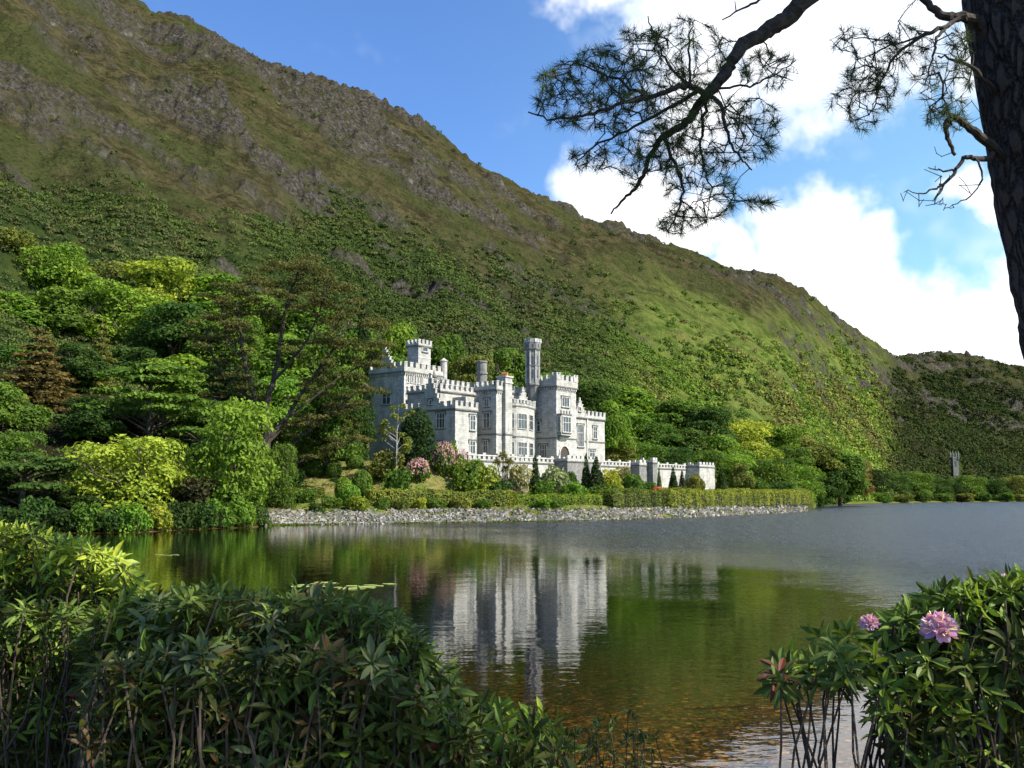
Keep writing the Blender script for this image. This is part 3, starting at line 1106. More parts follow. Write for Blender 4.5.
def facet_window(parent, pa, pb, f0, f1, z0, z1, lights=2):
    """window on a slanting facet from pa to pb (u,v)"""
    pa, pb = np.array(W2(*pa)), np.array(W2(*pb))
    d = (pb - pa)
    L = np.linalg.norm(d)
    d = d / L
    nn = np.array([d[1], -d[0]])
    b = MB()

    def bx(a0, a1, d0, d1, zz0, zz1, m):
        c = [pa + d * a0 + nn * d0, pa + d * a0 + nn * d1, pa + d * a1 + nn * d1, pa + d * a1 + nn * d0]
        b.hexa([[*c[0], zz0], [*c[3], zz0], [*c[2], zz0], [*c[1], zz0], [*c[0], zz1], [*c[3], zz1], [*c[2], zz1], [*c[1], zz1]], m)
    a0, a1 = L * f0, L * f1
    bx(a0, a1, 0.01, 0.04, z0, z1, 1)
    bx(a0 - 0.14, a0, 0.005, 0.14, z0 - 0.14, z1 + 0.14, 0)
    bx(a1, a1 + 0.14, 0.005, 0.14, z0 - 0.14, z1 + 0.14, 0)
    bx(a0, a1, 0.006, 0.13, z1, z1 + 0.14, 0)
    bx(a0, a1, 0.006, 0.2, z0 - 0.14, z0, 0)
    for i in range(1, lights):
        x = a0 + (a1 - a0) * i / lights
        bx(x - 0.05, x + 0.05, 0.012, 0.12, z0, z1, 0)
    zz = z0 + (z1 - z0) * 0.62
    bx(a0, a1, 0.014, 0.11, zz - 0.05, zz + 0.05, 0)
    return b.build('window', [M_TRIM, M_GLASS], parent)


um_ = (ua_ + ub_) / 2
for (y0, y1) in ((414, 428.5), (442.5, 455)):
    z0, z1 = z_at(um_, vb4, y1), z_at(um_, vb4, y0)
    facet_window(bay, pl[1], pl[2], 0.2, 0.8, z0, z1, 2)
    facet_window(bay, pl[2], pl[3], 0.12, 0.88, z0, z1, 3)
    facet_window(bay, pl[3], pl[4], 0.25, 0.75, z0, z1, 1)

# ---- main tower
v5 = 4.2
u5 = u_at(556.5, v5, 430)
u51 = u_at(575.8, v5, 400)
v50 = v_at(535.8, u5, 420)
zs5 = z_at(u5, v5, 386.2)
b = CB()
b.cbox(u5, u51, v50, v5, GZ, zs5)
b.parapet(u5, u51, v50, v5, zs5, 1.35, 0.95, 0.34, w=0.9, gap=0.8)
quoins(b, u5, v5, GZ, zs5 - 0.8)
quoins(b, u51, v5, GZ, zs5 - 0.8, su=-1)
b.cbox(u5 - 0.13, u51 + 0.13, v50, v5 + 0.13, zc3 - 0.15, zc3 + 0.12, 2)
b.cbox(u5 - 0.1, u51 + 0.1, v50, v5 + 0.1, GZ, GZ + 0.8, 1)
# raised corners of the parapet
for (ux, vx) in ((u5 - 0.34, v5 + 0.34 - 1.5), (u51 + 0.34 - 1.5, v5 + 0.34 - 1.5)):
    b.cbox(ux - 0.06, ux + 1.56, vx - 0.06, vx + 1.56, zs5 + 1.4, zs5 + 2.35, 0)
    b.merlons((ux, vx + 1.35), (ux + 1.5, vx + 1.35), zs5 + 2.352, 0.45, 0.5, 0.4, 0.3)
    b.merlons((ux + 0.15, vx), (ux + 0.15, vx + 1.1), zs5 + 2.352, 0.45, 0.5, 0.4, 0.3)
mt = part(b, 'main_tower')
wf(mt, v5, 561.4, 568.9, 396.8, 407.2, lights=3, transom=False)
wl(mt, u5, 536.8, 540.8, 420.5, 432, lights=1)
wl(mt, u5, 539.8, 547.2, 444.5, 458, lights=3)
# oriel on the main tower
b = CB()
uo0, uo1 = u_at(561.5, v5 + 1.1, 425), u_at(571.5, v5 + 1.1, 425)
zo1, zo0 = z_at(uo0, v5 + 1.1, 414.5), z_at(uo0, v5 + 1.1, 435)
b.cbox(uo0, uo1, v5, v5 + 1.1, zo0, zo1)
b.cbox(uo0 - 0.12, uo1 + 0.12, v5, v5 + 1.22, zo1 + 0.002, zo1 + 0.25, 2)
b.merlons((uo0, v5 + 1.0), (uo1, v5 + 1.0), zo1 + 0.25, 0.55, 0.55, 0.5, 0.3)
for k in range(4):
    b.cbox(uo0 + 0.15 * (k + 1), uo1 - 0.15 * (k + 1), v5, v5 + 1.1 - 0.25 * (k + 1), zo0 - 0.3 * (k + 1), zo0 - 0.3 * k - 0.002, 0 if k else 2)
orl = part(b, 'oriel')
window(orl, 'f', v5 + 1.1, uo0 + 0.35, uo1 - 0.35, zo0 + 0.6, zo1 - 0.3, lights=3, hood=False)
window(orl, 'l', uo0, v5 + 0.2, v5 + 0.95, zo0 + 0.6, zo1 - 0.3, lights=1, hood=False)
# arched porch door at the tower's foot
b = CB()
ud0, ud1 = u_at(559.5, v5, 450), u_at(568.5, v5, 450)
zd1 = z_at(ud0, v5, 446)
n_ = 9
cu = (ud0 + ud1) / 2
hw_ = (ud1 - ud0) / 2
prof = [(-hw_, GZ + 0.1)] + [(-hw_ * math.cos(math.pi * i / (2 * n_)) if False else -hw_ * (1 - (i / n_) ** 1.6), zd1 - 1.6 + 1.6 * math.sin(math.pi / 2 * i / n_)) for i in range(n_ + 1)]
prof = prof + [(-a, z) for a, z in prof[::-1][1:]]
vv = [w3(cu + a, v5 + 0.02, z) for a, z in prof]
b.add(vv + [w3(cu, v5 + 0.02, GZ + 1)], [[i, (i + 1) % len(vv), len(vv)] for i in range(len(vv))], 0)
for i in range(len(prof) - 1):
    (a, z), (a2, z2) = prof[i], prof[i + 1]
    k = 1.16
    o0, o1 = w3(cu + a, v5 + 0.03, z), w3(cu + a2, v5 + 0.03, z2)
    q0, q1 = w3(cu + a * k, v5 + 0.03, z + (z - GZ - 1) * 0.06), w3(cu + a2 * k, v5 + 0.03, z2 + (z2 - GZ - 1) * 0.06)
    sh = np.array([*(N * 0.2), 0])
    b.hexa([o0, q0, q1, o1, list(np.array(o0) + sh), list(np.array(q0) + sh), list(np.array(q1) + sh), list(np.array(o1) + sh)], 1)
b.build('arched_door', [M_DOOR, M_TRIM], mt)

# ---- link between gabled range and main tower
b = CB()
vl = -1.0
b.cbox(u41 - 0.02, u5 + 0.02, vl - 6, vl, GZ, z_at(u41, vl, 417))
b.parapet(u41, u5 - 0.4, vl - 6, vl, z_at(u41, vl, 413), 0.4, 0.8, 0.1, corbels=False)
lk = part(b, 'link_range')

# ---- tall octagonal turret
b = CB()
D6 = W2(u5 + 0.5, v50 + 0.2)
Yt = float(D6[1]) - 1.0
_p = at(532.7, 380, Yt)
px1 = Yt / 1000.0
ztop = at(532.7, 339.5, Yt)[2]
zcr = at(532.7, 349.5, Yt)[2]
zbt_ = at(532.7, 384, Yt)[2]
r6 = 7.3 * px1
b.lathe(_p[0], _p[1], [(0.5, zbt_ - 5.2), (r6 * 0.95, zbt_ - 0.6), (r6 * 1.1, zbt_ - 0.3), (r6 * 1.1, zbt_), (r6, zbt_ + 0.05), (r6, zcr - 0.5), (r6 * 1.22, zcr), (r6 * 1.22, zcr + 1.4), (r6 * 0.95, zcr + 1.4), (r6 * 0.95, zcr + 1.1), (0.1, zcr + 1.1)], 8, 3, rot=math.pi / 8)
b.lathe(_p[0], _p[1], [(r6 * 1.08, (zbt_ + zcr) / 2), (r6 * 1.08, (zbt_ + zcr) / 2 + 0.25)], 8, 2, rot=math.pi / 8)
for i in range(8):
    a_ = math.pi / 8 + i * math.pi / 4
    for da in (-0.0, 0.39):
        c_ = np.array([math.cos(a_ + da), math.sin(a_ + da)])
        t_ = np.array([-c_[1], c_[0]])
        rr_ = r6 * (1.14 if da == 0 else 1.05)
        w_ = 0.3
        cc = [np.array(_p[:2]) + c_ * (rr_ - 0.18) - t_ * w_, np.array(_p[:2]) + c_ * (rr_ + 0.16) - t_ * w_, np.array(_p[:2]) + c_ * (rr_ + 0.16) + t_ * w_, np.array(_p[:2]) + c_ * (rr_ - 0.18) + t_ * w_]
        z0, z1 = zcr + 1.38, ztop
        b.hexa([[*q_, z0] for q_ in cc] + [[*q_, z1] for q_ in cc], 0 if da else 1)
    # slender corner shafts and blind panels
    c_ = np.array([math.cos(a_), math.sin(a_)])
    q_ = np.array(_p[:2]) + c_ * (r6 * 1.0)
    b.tube([[*q_, zbt_], [*q_, zcr - 0.3]], 0.13, 5, 1)
oct_ = part(b, 'octagonal_turret', mats=[M_ASHLAR, M_TRIM, M_DARKTRIM, M_ROUGH])
for a_ in (-math.pi / 2, -math.pi / 2 + math.pi / 4, -math.pi / 2 - math.pi / 4):
    c_ = np.array([math.cos(a_), math.sin(a_)])
    t_ = np.array([-c_[1], c_[0]])
    for z0, z1 in ((zcr - 3.6, zcr - 1.6), (zbt_ + 1.2, zbt_ + 3.0), (zcr + 0.25, zcr + 0.95)):
        bb = MB()
        R_ = r6 * math.cos(math.pi / 8) * (1.22 if z0 > zcr else 1.0)
        w_ = 0.17
        cc = [np.array(_p[:2]) + c_ * (R_ + 0.01) - t_ * w_, np.array(_p[:2]) + c_ * (R_ + 0.04) - t_ * w_, np.array(_p[:2]) + c_ * (R_ + 0.04) + t_ * w_, np.array(_p[:2]) + c_ * (R_ + 0.01) + t_ * w_]
        bb.hexa([[*q_, z0] for q_ in cc] + [[*q_, z1] for q_ in cc])
        bb.build('slit_window', M_GLASS, oct_)

# ---- east wing
v7 = 1.6
u71 = u_at(604.4, v7, 430)
zs7 = z_at(u_at(590, v7), v7, 418.8)
b = CB()
b.cbox(u51 - 0.02, u71, v7 - 11, v7, GZ, zs7)
b.parapet(u51 + 0.4, u71, v7 - 11, v7, zs7, 0.6, 0.85, 0.2, corbels=False)
b.cbox(u51 + 0.14, u71 + 0.12, v7, v7 + 0.12, zc3 - 0.15, zc3 + 0.12, 2)
quoins(b, u71, v7, GZ, zs7 - 0.3, su=-1)
ug = u_at(579.5, v7, 410)
step_gable_f(b, v7 + 0.24, ug, zs7 + 0.13, z_at(ug, v7, 401.5), 2.5, 5)
b.cbox(u_at(587, v7) - 0.2, u_at(587, v7) + 0.2, v7, v7 + 0.2, GZ, zs7 - 0.16, 1)
ew = part(b, 'east_wing')
wf(ew, v7, 577.2, 583.6, 424.2, 447, lights=3)
wf(ew, v7, 592.6, 596.9, 426.2, 439, lights=2)
wf(ew, v7, 588.8, 594.5, 449.6, 457.5, lights=2)
wf(ew, v7 + 0.26, 578.2, 580.9, 406.5, 411.5, lights=1, transom=False, hood=False)

# ------------------------------------------------------------------ terrace wall with bastions
tw = empty('terrace_wall', [T0[0], T0[1], 4.0], 'long grey stone terrace wall with pierced parapet and bastions below the castle', 'wall')


class TB(MB):
    def tbox(s, l0, l1, f0, f1, z0, z1, m=0):
        """l along the wall, f metres in front of it"""
        P = lambda l, f, z: [T0[0] + U[0] * l + N[0] * f, T0[1] + U[1] * l + N[1] * f, z]
        s.hexa([P(l0, f0, z0), P(l0, f1, z0), P(l1, f1, z0), P(l1, f0, z0), P(l0, f0, z1), P(l0, f1, z1), P(l1, f1, z1), P(l1, f0, z1)], m)


def tl(px, f=0.0):
    return px_on_line(px, 470, T0 + N * f, U)


b = TB()
ZB = 1.5
b.tbox(T_L0, T_L1, -0.45, 0.0, ZB, T_FLOOR - 0.15)
b.tbox(T_L0, T_L1, -0.5, 0.15, T_FLOOR - 0.148, T_FLOOR + 0.12, 2)
part_w = b.build('wall_face', MATS, tw)
b = TB()
zc = T_TOP
b.tbox(T_L0, T_L1, -0.35, 0.05, zc - 0.22, zc, 1)
b.tbox(T_L0, T_L1, -0.33, 0.0, T_FLOOR + 0.122, T_FLOOR + 0.35, 0)
l = T_L0
i = 0
while l < T_L1 - 0.6:
    b.tbox(l, l + 0.75, -0.33, 0.0, T_FLOOR + 0.352, zc - 0.222, 0)
    if i % 3 == 0:
        b.tbox(l - 0.05, l + 0.8, -0.38, 0.08, zc + 0.002, zc + 0.38, 1)
    l += 1.45
    i += 1
b.build('parapet', MATS, tw)
for xa, xb, dep, top in ((567.5, 601.0, 3.2, 0.35), (639.5, 653.5, 2.2, 0.3), (652.9, 657.5, 3.6, 0.9), (699.5, 714.6, 3.6, 0.5)):
    b = TB()
    l0, l1 = tl(xa, dep), tl(xb, dep)
    zt2 = T_FLOOR + top
    b.tbox(l0, l1, 0.001, dep, ZB, zt2, 3 if xa < 660 else 0)
    b.tbox(l0 - 0.15, l1 + 0.15, 0.16, dep + 0.15, zt2 + 0.002, zt2 + 0.25, 2)
    b.tbox(l0, l1, dep - 0.35, dep, zt2 + 0.252, zt2 + 0.75, 0)
    b.tbox(l0, l0 + 0.35, 0.1, dep - 0.352, zt2 + 0.252, zt2 + 0.75, 0)
    b.tbox(l1 - 0.35, l1, 0.1, dep - 0.352, zt2 + 0.252, zt2 + 0.75, 0)
    n = max(2, int((l1 - l0) / 1.4))
    for k in range(n):
        c = l0 + (l1 - l0) * (k + 0.5) / n
        b.tbox(c - 0.4, c + 0.4, dep - 0.37, dep + 0.03, zt2 + 0.752, zt2 + 1.35, 1)
    for k in range(2):
        c = 0.4 + (dep - 1.0) * k
        b.tbox(l0 - 0.02, l0 + 0.37, c, c + 0.7, zt2 + 0.752, zt2 + 1.35, 1)
    b.build('bastion', MATS, tw)
# ------------------------------------------------------------------ ground height anywhere on land
def ground_z(x, y):
    a = x / y
    i = int(np.clip(np.searchsorted(HZ['a'], a), 1, len(HZ['a']) - 1))
    dft, drd = HZ['Dft'][i], HZ['Drd'][i]
    if y < dft:
        return float(z_land(np.array([x]), np.array([y]))[0])
    n3 = HZ['Z'].shape[1]
    j = int(np.clip((y - dft) / (drd - dft) * n3, 0, n3 - 1))
    return float(HZ['Z'][i, j])


GREENS = {
    'bright': (0.120, 0.205, 0.024), 'yellow': (0.235, 0.270, 0.032), 'mid': (0.080, 0.140, 0.020), 'deep': (0.045, 0.085, 0.017),
    'dark': (0.030, 0.054, 0.012), 'bronze': (0.150, 0.100, 0.034), 'olive': (0.130, 0.145, 0.030), 'blue': (0.030, 0.062, 0.028),
}


def cards(pos, nrm, size, rng, jit=0.8, asp=0.55):
    """rhombic leaf sprays at pos facing roughly nrm"""
    n = len(pos)
    nn = nrm + jit * rng.normal(size=(n, 3))
    nn /= np.linalg.norm(nn, axis=1)[:, None] + 1e-9
    r = rng.normal(size=(n, 3))
    t = np.cross(nn, r)
    t /= np.linalg.norm(t, axis=1)[:, None] + 1e-9
    b = np.cross(nn, t)
    s = (size * rng.uniform(0.6, 1.35, n))[:, None]
    v = np.stack([pos - t * s, pos - b * s * asp + nn * s * 0.12, pos + t * s, pos + b * s * asp + nn * s * 0.12], 1)
    f = np.arange(n * 4).reshape(n, 4)
    return v.reshape(-1, 3), f


def crown_cards(mb, rng, lobes, n, size, jit=0.55, low=-0.5, depth=0.35, tvar=0.35, freq=2.2, rough=0.3, m=0):
    lobes = np.asarray(lobes, float)
    w = (lobes[:, 3] * lobes[:, 4]) ** 1.0 + lobes[:, 5] * lobes[:, 3]
    w = w / w.sum()
    k = rng.choice(len(lobes), n, p=w)
    d = rng.normal(size=(n, 3))
    d /= np.linalg.norm(d, axis=1)[:, None]
    d[:, 2] = np.where(d[:, 2] < low, -d[:, 2], d[:, 2])
    L = lobes[k]
    ph = k * 7.31
    bump = fbm(d[:, 0] * freq + ph, d[:, 1] * freq + d[:, 2] * freq * 1.3 + ph, 5, 3)
    rad = (1 - depth * rng.random(n) ** 2.0) * (1 - rough + 2 * rough * bump)
    pos = L[:, :3] + d * L[:, 3:6] * rad[:, None]
    nr = d / L[:, 3:6]
    nr /= np.linalg.norm(nr, axis=1)[:, None]
    lt = rng.uniform(-1, 1, len(lobes))[k]
    clump = fbm(pos[:, 0] * 1.1 + 3, pos[:, 2] * 1.3 + pos[:, 1] * 0.9, 9, 2)
    tint = np.clip(0.5 + 0.16 * lt + tvar * (clump - 0.5) * 2 + 0.13 * rng.normal(size=n), 0, 1)
    v, f = cards(pos, nr, size, rng, jit)
    mb.add(v, f, m, tint)


def limb(mb, rng, p, d, L, r, depth, out=None, spread=0.6, up=0.15, n=5, seg=5, m=0):
    """a tapering limb that forks; collects the tips"""
    pts = [np.array(p, float)]
    d = np.array(d, float)
    d /= np.linalg.norm(d)
    for i in range(seg):
        d = d + rng.normal(size=3) * 0.13 + np.array([0, 0, up * 0.3])
        d /= np.linalg.norm(d)
        pts.append(pts[-1] + d * L / seg)
    rr = np.linspace(r, r * 0.55, len(pts))
    mb.tube(pts, rr, n, m)
    if depth <= 0:
        if out is not None:
            out.append(pts[-1])
        return
    for k in range(rng.integers(2, 4)):
        q = rng.normal(size=3)
        q -= q @ d * d
        q /= np.linalg.norm(q)
        limb(mb, rng, pts[-1] if k < 2 else pts[-3], d + q * spread * rng.uniform(0.7, 1.3), L * rng.uniform(0.6, 0.8), r * 0.52, depth - 1, out, spread, up, max(4, n - 1), seg, m)
    if out is not None:
        out.append(pts[-1])


def proto_broad(seed, H=12.0, W=11.0, n=9000, size=0.27, flat=0.75, lobes_n=16, base=0.24):
    rng = np.random.default_rng(seed)
    root = empty('broadleaf_tree', (0, 0, 0))
    tb = MB()
    tips = []
    tb.tube([[0, 0, -1.0], [0.05, 0, 0.8], [0.15, 0.1, H * 0.3]], [0.42, 0.32, 0.24], 7)
    for k in range(5):
        a = k * 2 * math.pi / 5 + rng.uniform(-0.3, 0.3)
        limb(tb, rng, [0.15, 0.1, H * 0.28], [math.cos(a) * 0.7, math.sin(a) * 0.7, 1], H * 0.28, 0.17, 2, tips, 0.6)
    tb.build('trunk', M_BARK, root, True, local=True)
    lobes = []
    for k in range(lobes_n):
        a = rng.uniform(0, 2 * math.pi)
        zz = rng.uniform(base, 0.86)
        rr = W * 0.5 * math.sqrt(max(0.05, 1 - ((zz - 0.48) / 0.52) ** 2)) * rng.uniform(0.45, 0.78)
        r = W * rng.uniform(0.15, 0.24)
        lobes.append([rr * math.cos(a), rr * math.sin(a), zz * H, r, r, r * flat])
    lobes.append([0, 0, H * 0.78, W * 0.24, W * 0.24, H * 0.17])
    lobes.append([0, 0, H * 0.5, W * 0.32, W * 0.32, H * 0.25])
    cb = MB()
    crown_cards(cb, rng, lobes, n, size)
    cb.build('crown', M_LEAF, root, local=True)
    return root


def proto_plates(seed, H=10.0, W=13.0, n=8500, size=0.27):
    """spreading tree whose foliage lies in layered plates"""
    rng = np.random.default_rng(seed)
    root = empty('spreading_tree', (0, 0, 0))
    tb = MB()
    lobes = []
    tb.tube([[0, 0, -1], [0.1, 0, H * 0.4], [0, 0.1, H * 0.85]], [0.4, 0.28, 0.08], 7)
    for k in range(34):
        zz = rng.uniform(0.12, 0.96)
        R = W * 0.5 * math.sqrt(max(0.02, 1 - (zz * 0.97) ** 2))
        a = rng.uniform(0, 2 * math.pi)
        rr = R * rng.uniform(0.55, 0.92)
        r = W * rng.uniform(0.10, 0.17)
        c = [rr * math.cos(a), rr * math.sin(a), zz * H]
        lobes.append(c + [r * 1.15, r * 1.15, r * 0.34])
        tb.tube([[0, 0, max(0.5, zz * H - rr * 0.45)], [c[0] * 0.5, c[1] * 0.5, c[2] - rr * 0.12], c], [0.1, 0.07, 0.03], 4)
    tb.build('trunk', M_BARK, root, True, local=True)
    cb = MB()
    crown_cards(cb, rng, lobes, n, size, jit=0.5, low=-0.2)
    cb.build('crown', M_LEAF, root, local=True)
    return root


def proto_conifer(seed, H=14.0, W=7.0, n=7500, size=0.24, droop=0.25, gaps=1.0):
    rng = np.random.default_rng(seed)
    root = empty('conifer', (0, 0, 0))
    tb = MB()
    tb.tube([[0, 0, -1], [0.05, 0, H * 0.5], [0, 0.05, H * 0.98]], [0.3, 0.18, 0.02], 7)
    lobes = []
    z = 0.08
    while z < 0.97:
        R = W * 0.5 * (1 - z) ** 0.8 + 0.15
        k = int(5 + 3 * (1 - z))
        a0 = rng.uniform(0, 6.28)
        for i in range(k):
            a = a0 + i * 6.283 / k + rng.uniform(-0.25, 0.25)
            rl = R * rng.uniform(0.7, 1.08)
            tip = [rl * math.cos(a), rl * math.sin(a), (z - droop * R / H * 0.7) * H]
            tb.tube([[0, 0, z * H], tip], [0.06, 0.02], 4)
            for q in (0.4, 0.78):
                c = [tip[0] * q, tip[1] * q, z * H + (tip[2] - z * H) * q]
                lobes.append(c + [rl * 0.33, rl * 0.33, 0.26 + rl * 0.09])
        z += 0.058 * gaps
    tb.build('trunk', M_BARK, root, True, local=True)
    cb = MB()
    crown_cards(cb, rng, lobes, n, size, jit=0.6, low=-0.4)
    cb.build('crown', M_LEAF, root, local=True)
    return root


def proto_bush(seed, name='shrub', W=4.0, H=3.0, n=1500, size=0.2, neat=False, shape='ball'):
    rng = np.random.default_rng(seed)
    root = empty(name, (0, 0, 0))
    tb = MB()
    for k in range(6):
        a = k * 1.05
        tb.tube([[0.1 * math.cos(a), 0.1 * math.sin(a), -0.3], [0.15 * W * math.cos(a), 0.15 * W * math.sin(a), H * 0.6]], [0.06, 0.02], 4)
    tb.build('stems', M_BARK, root, True, local=True)
    cb = MB()
    if shape == 'cone':
        lobes = [[0, 0, H * z, W * 0.5 * (1 - z) ** 0.75 * 0.93, W * 0.5 * (1 - z) ** 0.75 * 0.93, H * 0.16] for z in (0.14, 0.28, 0.42, 0.56, 0.70, 0.82, 0.9)]
    elif shape == 'column':
        lobes = [[0, 0, H * z, W * 0.5 * q, W * 0.5 * q, H * 0.2] for z, q in ((0.18, 0.86), (0.36, 0.97), (0.54, 0.98), (0.7, 0.86), (0.8, 0.68))]
    elif neat:
        lobes = [[0, 0, H * 0.5, W * 0.5, W * 0.5, H * 0.5]]
    else:
        lobes = [[0, 0, H * 0.45, W * 0.36, W * 0.36, H * 0.45]]
        for k in range(8):
            a = rng.uniform(0, 6.28)
            r = W * rng.uniform(0.14, 0.24)
            lobes.append([W * 0.28 * math.cos(a), W * 0.28 * math.sin(a), H * rng.uniform(0.25, 0.75), r, r, r * 0.9])
    crown_cards(cb, rng, lobes, n, size, jit=0.6 if neat else 0.8, low=-0.9, depth=0.22, rough=0.06 if neat else 0.25)
    cb.build('foliage', M_LEAF, root, local=True)
    return root


PROTO = {
    'b1': (proto_broad(1), 12.0, 11.0), 'b2': (proto_broad(2, 12, 11, lobes_n=22, flat=0.65), 12.0, 11.0), 'b3': (proto_broad(3, 12, 9, lobes_n=14, flat=0.9), 12.0, 9.0),
    'w1': (proto_broad(14, 12, 12, 9500, 0.26, 0.8, 22, 0.06), 12.0, 12.0),
    'p1': (proto_plates(4), 10.0, 13.0), 'p2': (proto_plates(5, 10, 11), 10.0, 11.0),
    'c1': (proto_conifer(6), 14.0, 7.0), 'c2': (proto_conifer(7, 14, 8, droop=0.5, gaps=1.4), 14.0, 8.0),
    's1': (proto_bush(8), 3.0, 4.0), 's2': (proto_bush(9), 3.0, 4.0),
    'ball': (proto_bush(10, 'clipped_shrub', 3, 2.8, 1500, 0.16, True), 2.8, 3.0),
    'cone': (proto_bush(11, 'conical_yew', 4, 6.5, 2600, 0.20, True, 'cone'), 6.5, 4.0),
    'col': (proto_bush(12, 'columnar_yew', 6, 12, 4200, 0.26, True, 'column'), 12.0, 6.0),
}
USED = set()
RP = random.Random(5)


def put(kind, px, py_top, wpx, Y, green, label, cat='tree', group=None, name=None, zbase=None, hmin=1.0, var=0.12, sink=0.3):
    root, H0, W0 = PROTO[kind]
    top = at(px, py_top, Y)
    zb = (ground_z(top[0], Y) if zbase is None else zbase) - sink
    H = max(hmin, top[2] - zb)
    W = wpx / 1000.0 * Y
    if kind[0] in 'bwp' and H < (0.62 if kind[0] == 'p' else 0.8) * W:
        H = (0.62 if kind[0] == 'p' else 0.8) * W
        zb = top[2] - H
    if kind not in USED:
        o = root
        USED.add(kind)
    else:
        o = copy_tree(root)
    nm = name or root.name.split('.')[0]
    o.name = nm
    o.location = (top[0], Y, zb)
    o.scale = (W / W0, W / W0, H / H0)
    o.rotation_euler = (0, 0, RP.uniform(0, 6.28))
    for k in ('label', 'category', 'group'):
        if k in o:
            del o[k]
    tag(o, label, cat, group)
    g = GREENS[green] if isinstance(green, str) else green
    f = 1 + RP.uniform(-var, var)
    for c in o.children:
        c.color = (g[0] * f * (1 + RP.uniform(-0.1, 0.1)), g[1] * f, g[2] * f, 1)
    return o


ORD = ['first', 'second', 'third', 'fourth', 'fifth', 'sixth', 'seventh', 'eighth', 'ninth', 'tenth', 'eleventh', 'twelfth', 'thirteenth', 'fourteenth', 'fifteenth', 'sixteenth']

desc0 = {'olive': 'olive green', 'bright': 'bright green', 'yellow': 'yellow-green', 'mid': 'mid green', 'deep': 'dark green', 'dark': 'blackish green'}
# ---- big individual trees of the left wood
W1 = 'trees of the wood left of the castle'
put('p2', 26, 452, 140, 121, 'deep', 'dark green layered tree overhanging the water at the left edge', group=W1)
put('w1', 132, 432, 122, 126, 'yellow', 'yellow-green bushy tree reaching down to the water', group=W1, name='bushy_tree')
put('w1', 236, 394, 100, 134, 'bright', 'bright green rounded tree leaning over the water beside the stony bank', group=W1)
put('s1', 84, 492, 58, 122, 'dark', 'dark low shrub at the water between layered tree and yellow-green tree', 'shrub', 'shrubs along the left shore', name='shrub')
put('s2', 192, 478, 50, 129, (0.05, 0.045, 0.02), 'brownish shrub at the water between yellow-green and bright green trees', 'shrub', 'shrubs along the left shore', name='shrub')
put('w1', 280, 440, 42, 146, 'mid', 'small green tree right behind the bright rounded tree', group=W1)
put('c2', 42, 322, 96, 156, 'bronze', 'tall bronze-brown conifer among green trees at the far left', group=W1, var=0.05)
put('c2', 103, 318, 44, 172, 'olive', 'slim olive-brown conifer right of the bronze conifer', group=W1, var=0.05)
put('p1', 152, 364, 140, 152, 'mid', 'wide domed green tree with layered branches above the yellow-green tree', group=W1)
put('b1', 4, 382, 92, 146, 'mid', 'green tree at the left edge in front of the bronze conifer', group=W1)
put('w1', 14, 428, 74, 134, 'mid', 'mid green tree above the dark layered tree at the left edge', group=W1, name='broadleaf_tree')
put('b3', 92, 395, 64, 146, 'deep', 'dark green tree between bronze conifer and wide domed tree', group=W1)
put('b2', 208, 398, 64, 158, 'deep', 'dark green tree behind the bright rounded lakeside tree', group=W1)
put('c1', 365, 279, 34, 246, 'dark', 'dark spruce rising behind the big spreading pine', group=W1)
LS = [(-22, 500, 60, 'deep'), (8, 505, 42, 'dark'), (34, 498, 40, 'deep'), (62, 506, 40, 'dark'), (88, 503, 36, 'mid'), (112, 506, 36, 'deep'), (136, 504, 36, 'bright'), (160, 503, 34, 'yellow'),
      (178, 502, 36, 'dark'), (200, 500, 36, 'deep'), (220, 500, 34, 'mid'), (243, 498, 34, 'bright'), (259, 502, 26, 'deep')]
for i, (px, py, w, g) in enumerate(LS):
    put('s1' if i % 2 else 's2', px, py, w, float(shore_y(acol(px))) + 1.2, g, '%s bush overhanging the left shore, %s from the left at the waterline' % (desc0[g], ORD[i]), 'shrub', 'shrubs along the left shore', name='shore_bush', zbase=0.0)
rows = [
    ('upper', 250, [(-40, 232, 100, 'olive'), (14, 234, 100, 'olive'), (62, 246, 90, 'bright'), (112, 262, 90, 'olive'), (166, 262, 96, 'yellow'), (214, 272, 86, 'bright'), (262, 292, 80, 'mid'), (306, 300, 74, 'mid')]),
    ('middle', 205, [(-30, 282, 100, 'mid'), (10, 290, 84, 'bright'), (60, 284, 84, 'mid'), (126, 284, 86, 'bright'), (176, 300, 84, 'deep'), (228, 312, 84, 'mid'), (284, 330, 80, 'bright'), (334, 330, 70, 'mid')]),
    ('lower', 176, [(-30, 340, 90, 'deep'), (14, 344, 80, 'mid'), (72, 342, 62, 'deep'), (128, 344, 70, 'deep'), (184, 352, 80, 'bright'), (226, 362, 70, 'deep'), (280, 372, 64, 'bright'), (330, 386, 56, 'mid')]),
]
desc = {'olive': 'olive green', 'bright': 'bright green', 'yellow': 'yellow-green', 'mid': 'mid green', 'deep': 'dark green', 'bronze': 'bronze', 'dark': 'blackish green', 'blue': 'bluish green'}
for nm, Y, L in rows:
    for i, (px, py, w, g) in enumerate(L):
        put(RP.choice(['b1', 'b2', 'b3', 'w1']), px, py, w * 1.08, Y + RP.uniform(-8, 8), g,
            '%s tree, %s from the left in the %s row of the left wood' % (desc[g], ORD[i], nm), group=W1, name='broadleaf_tree')
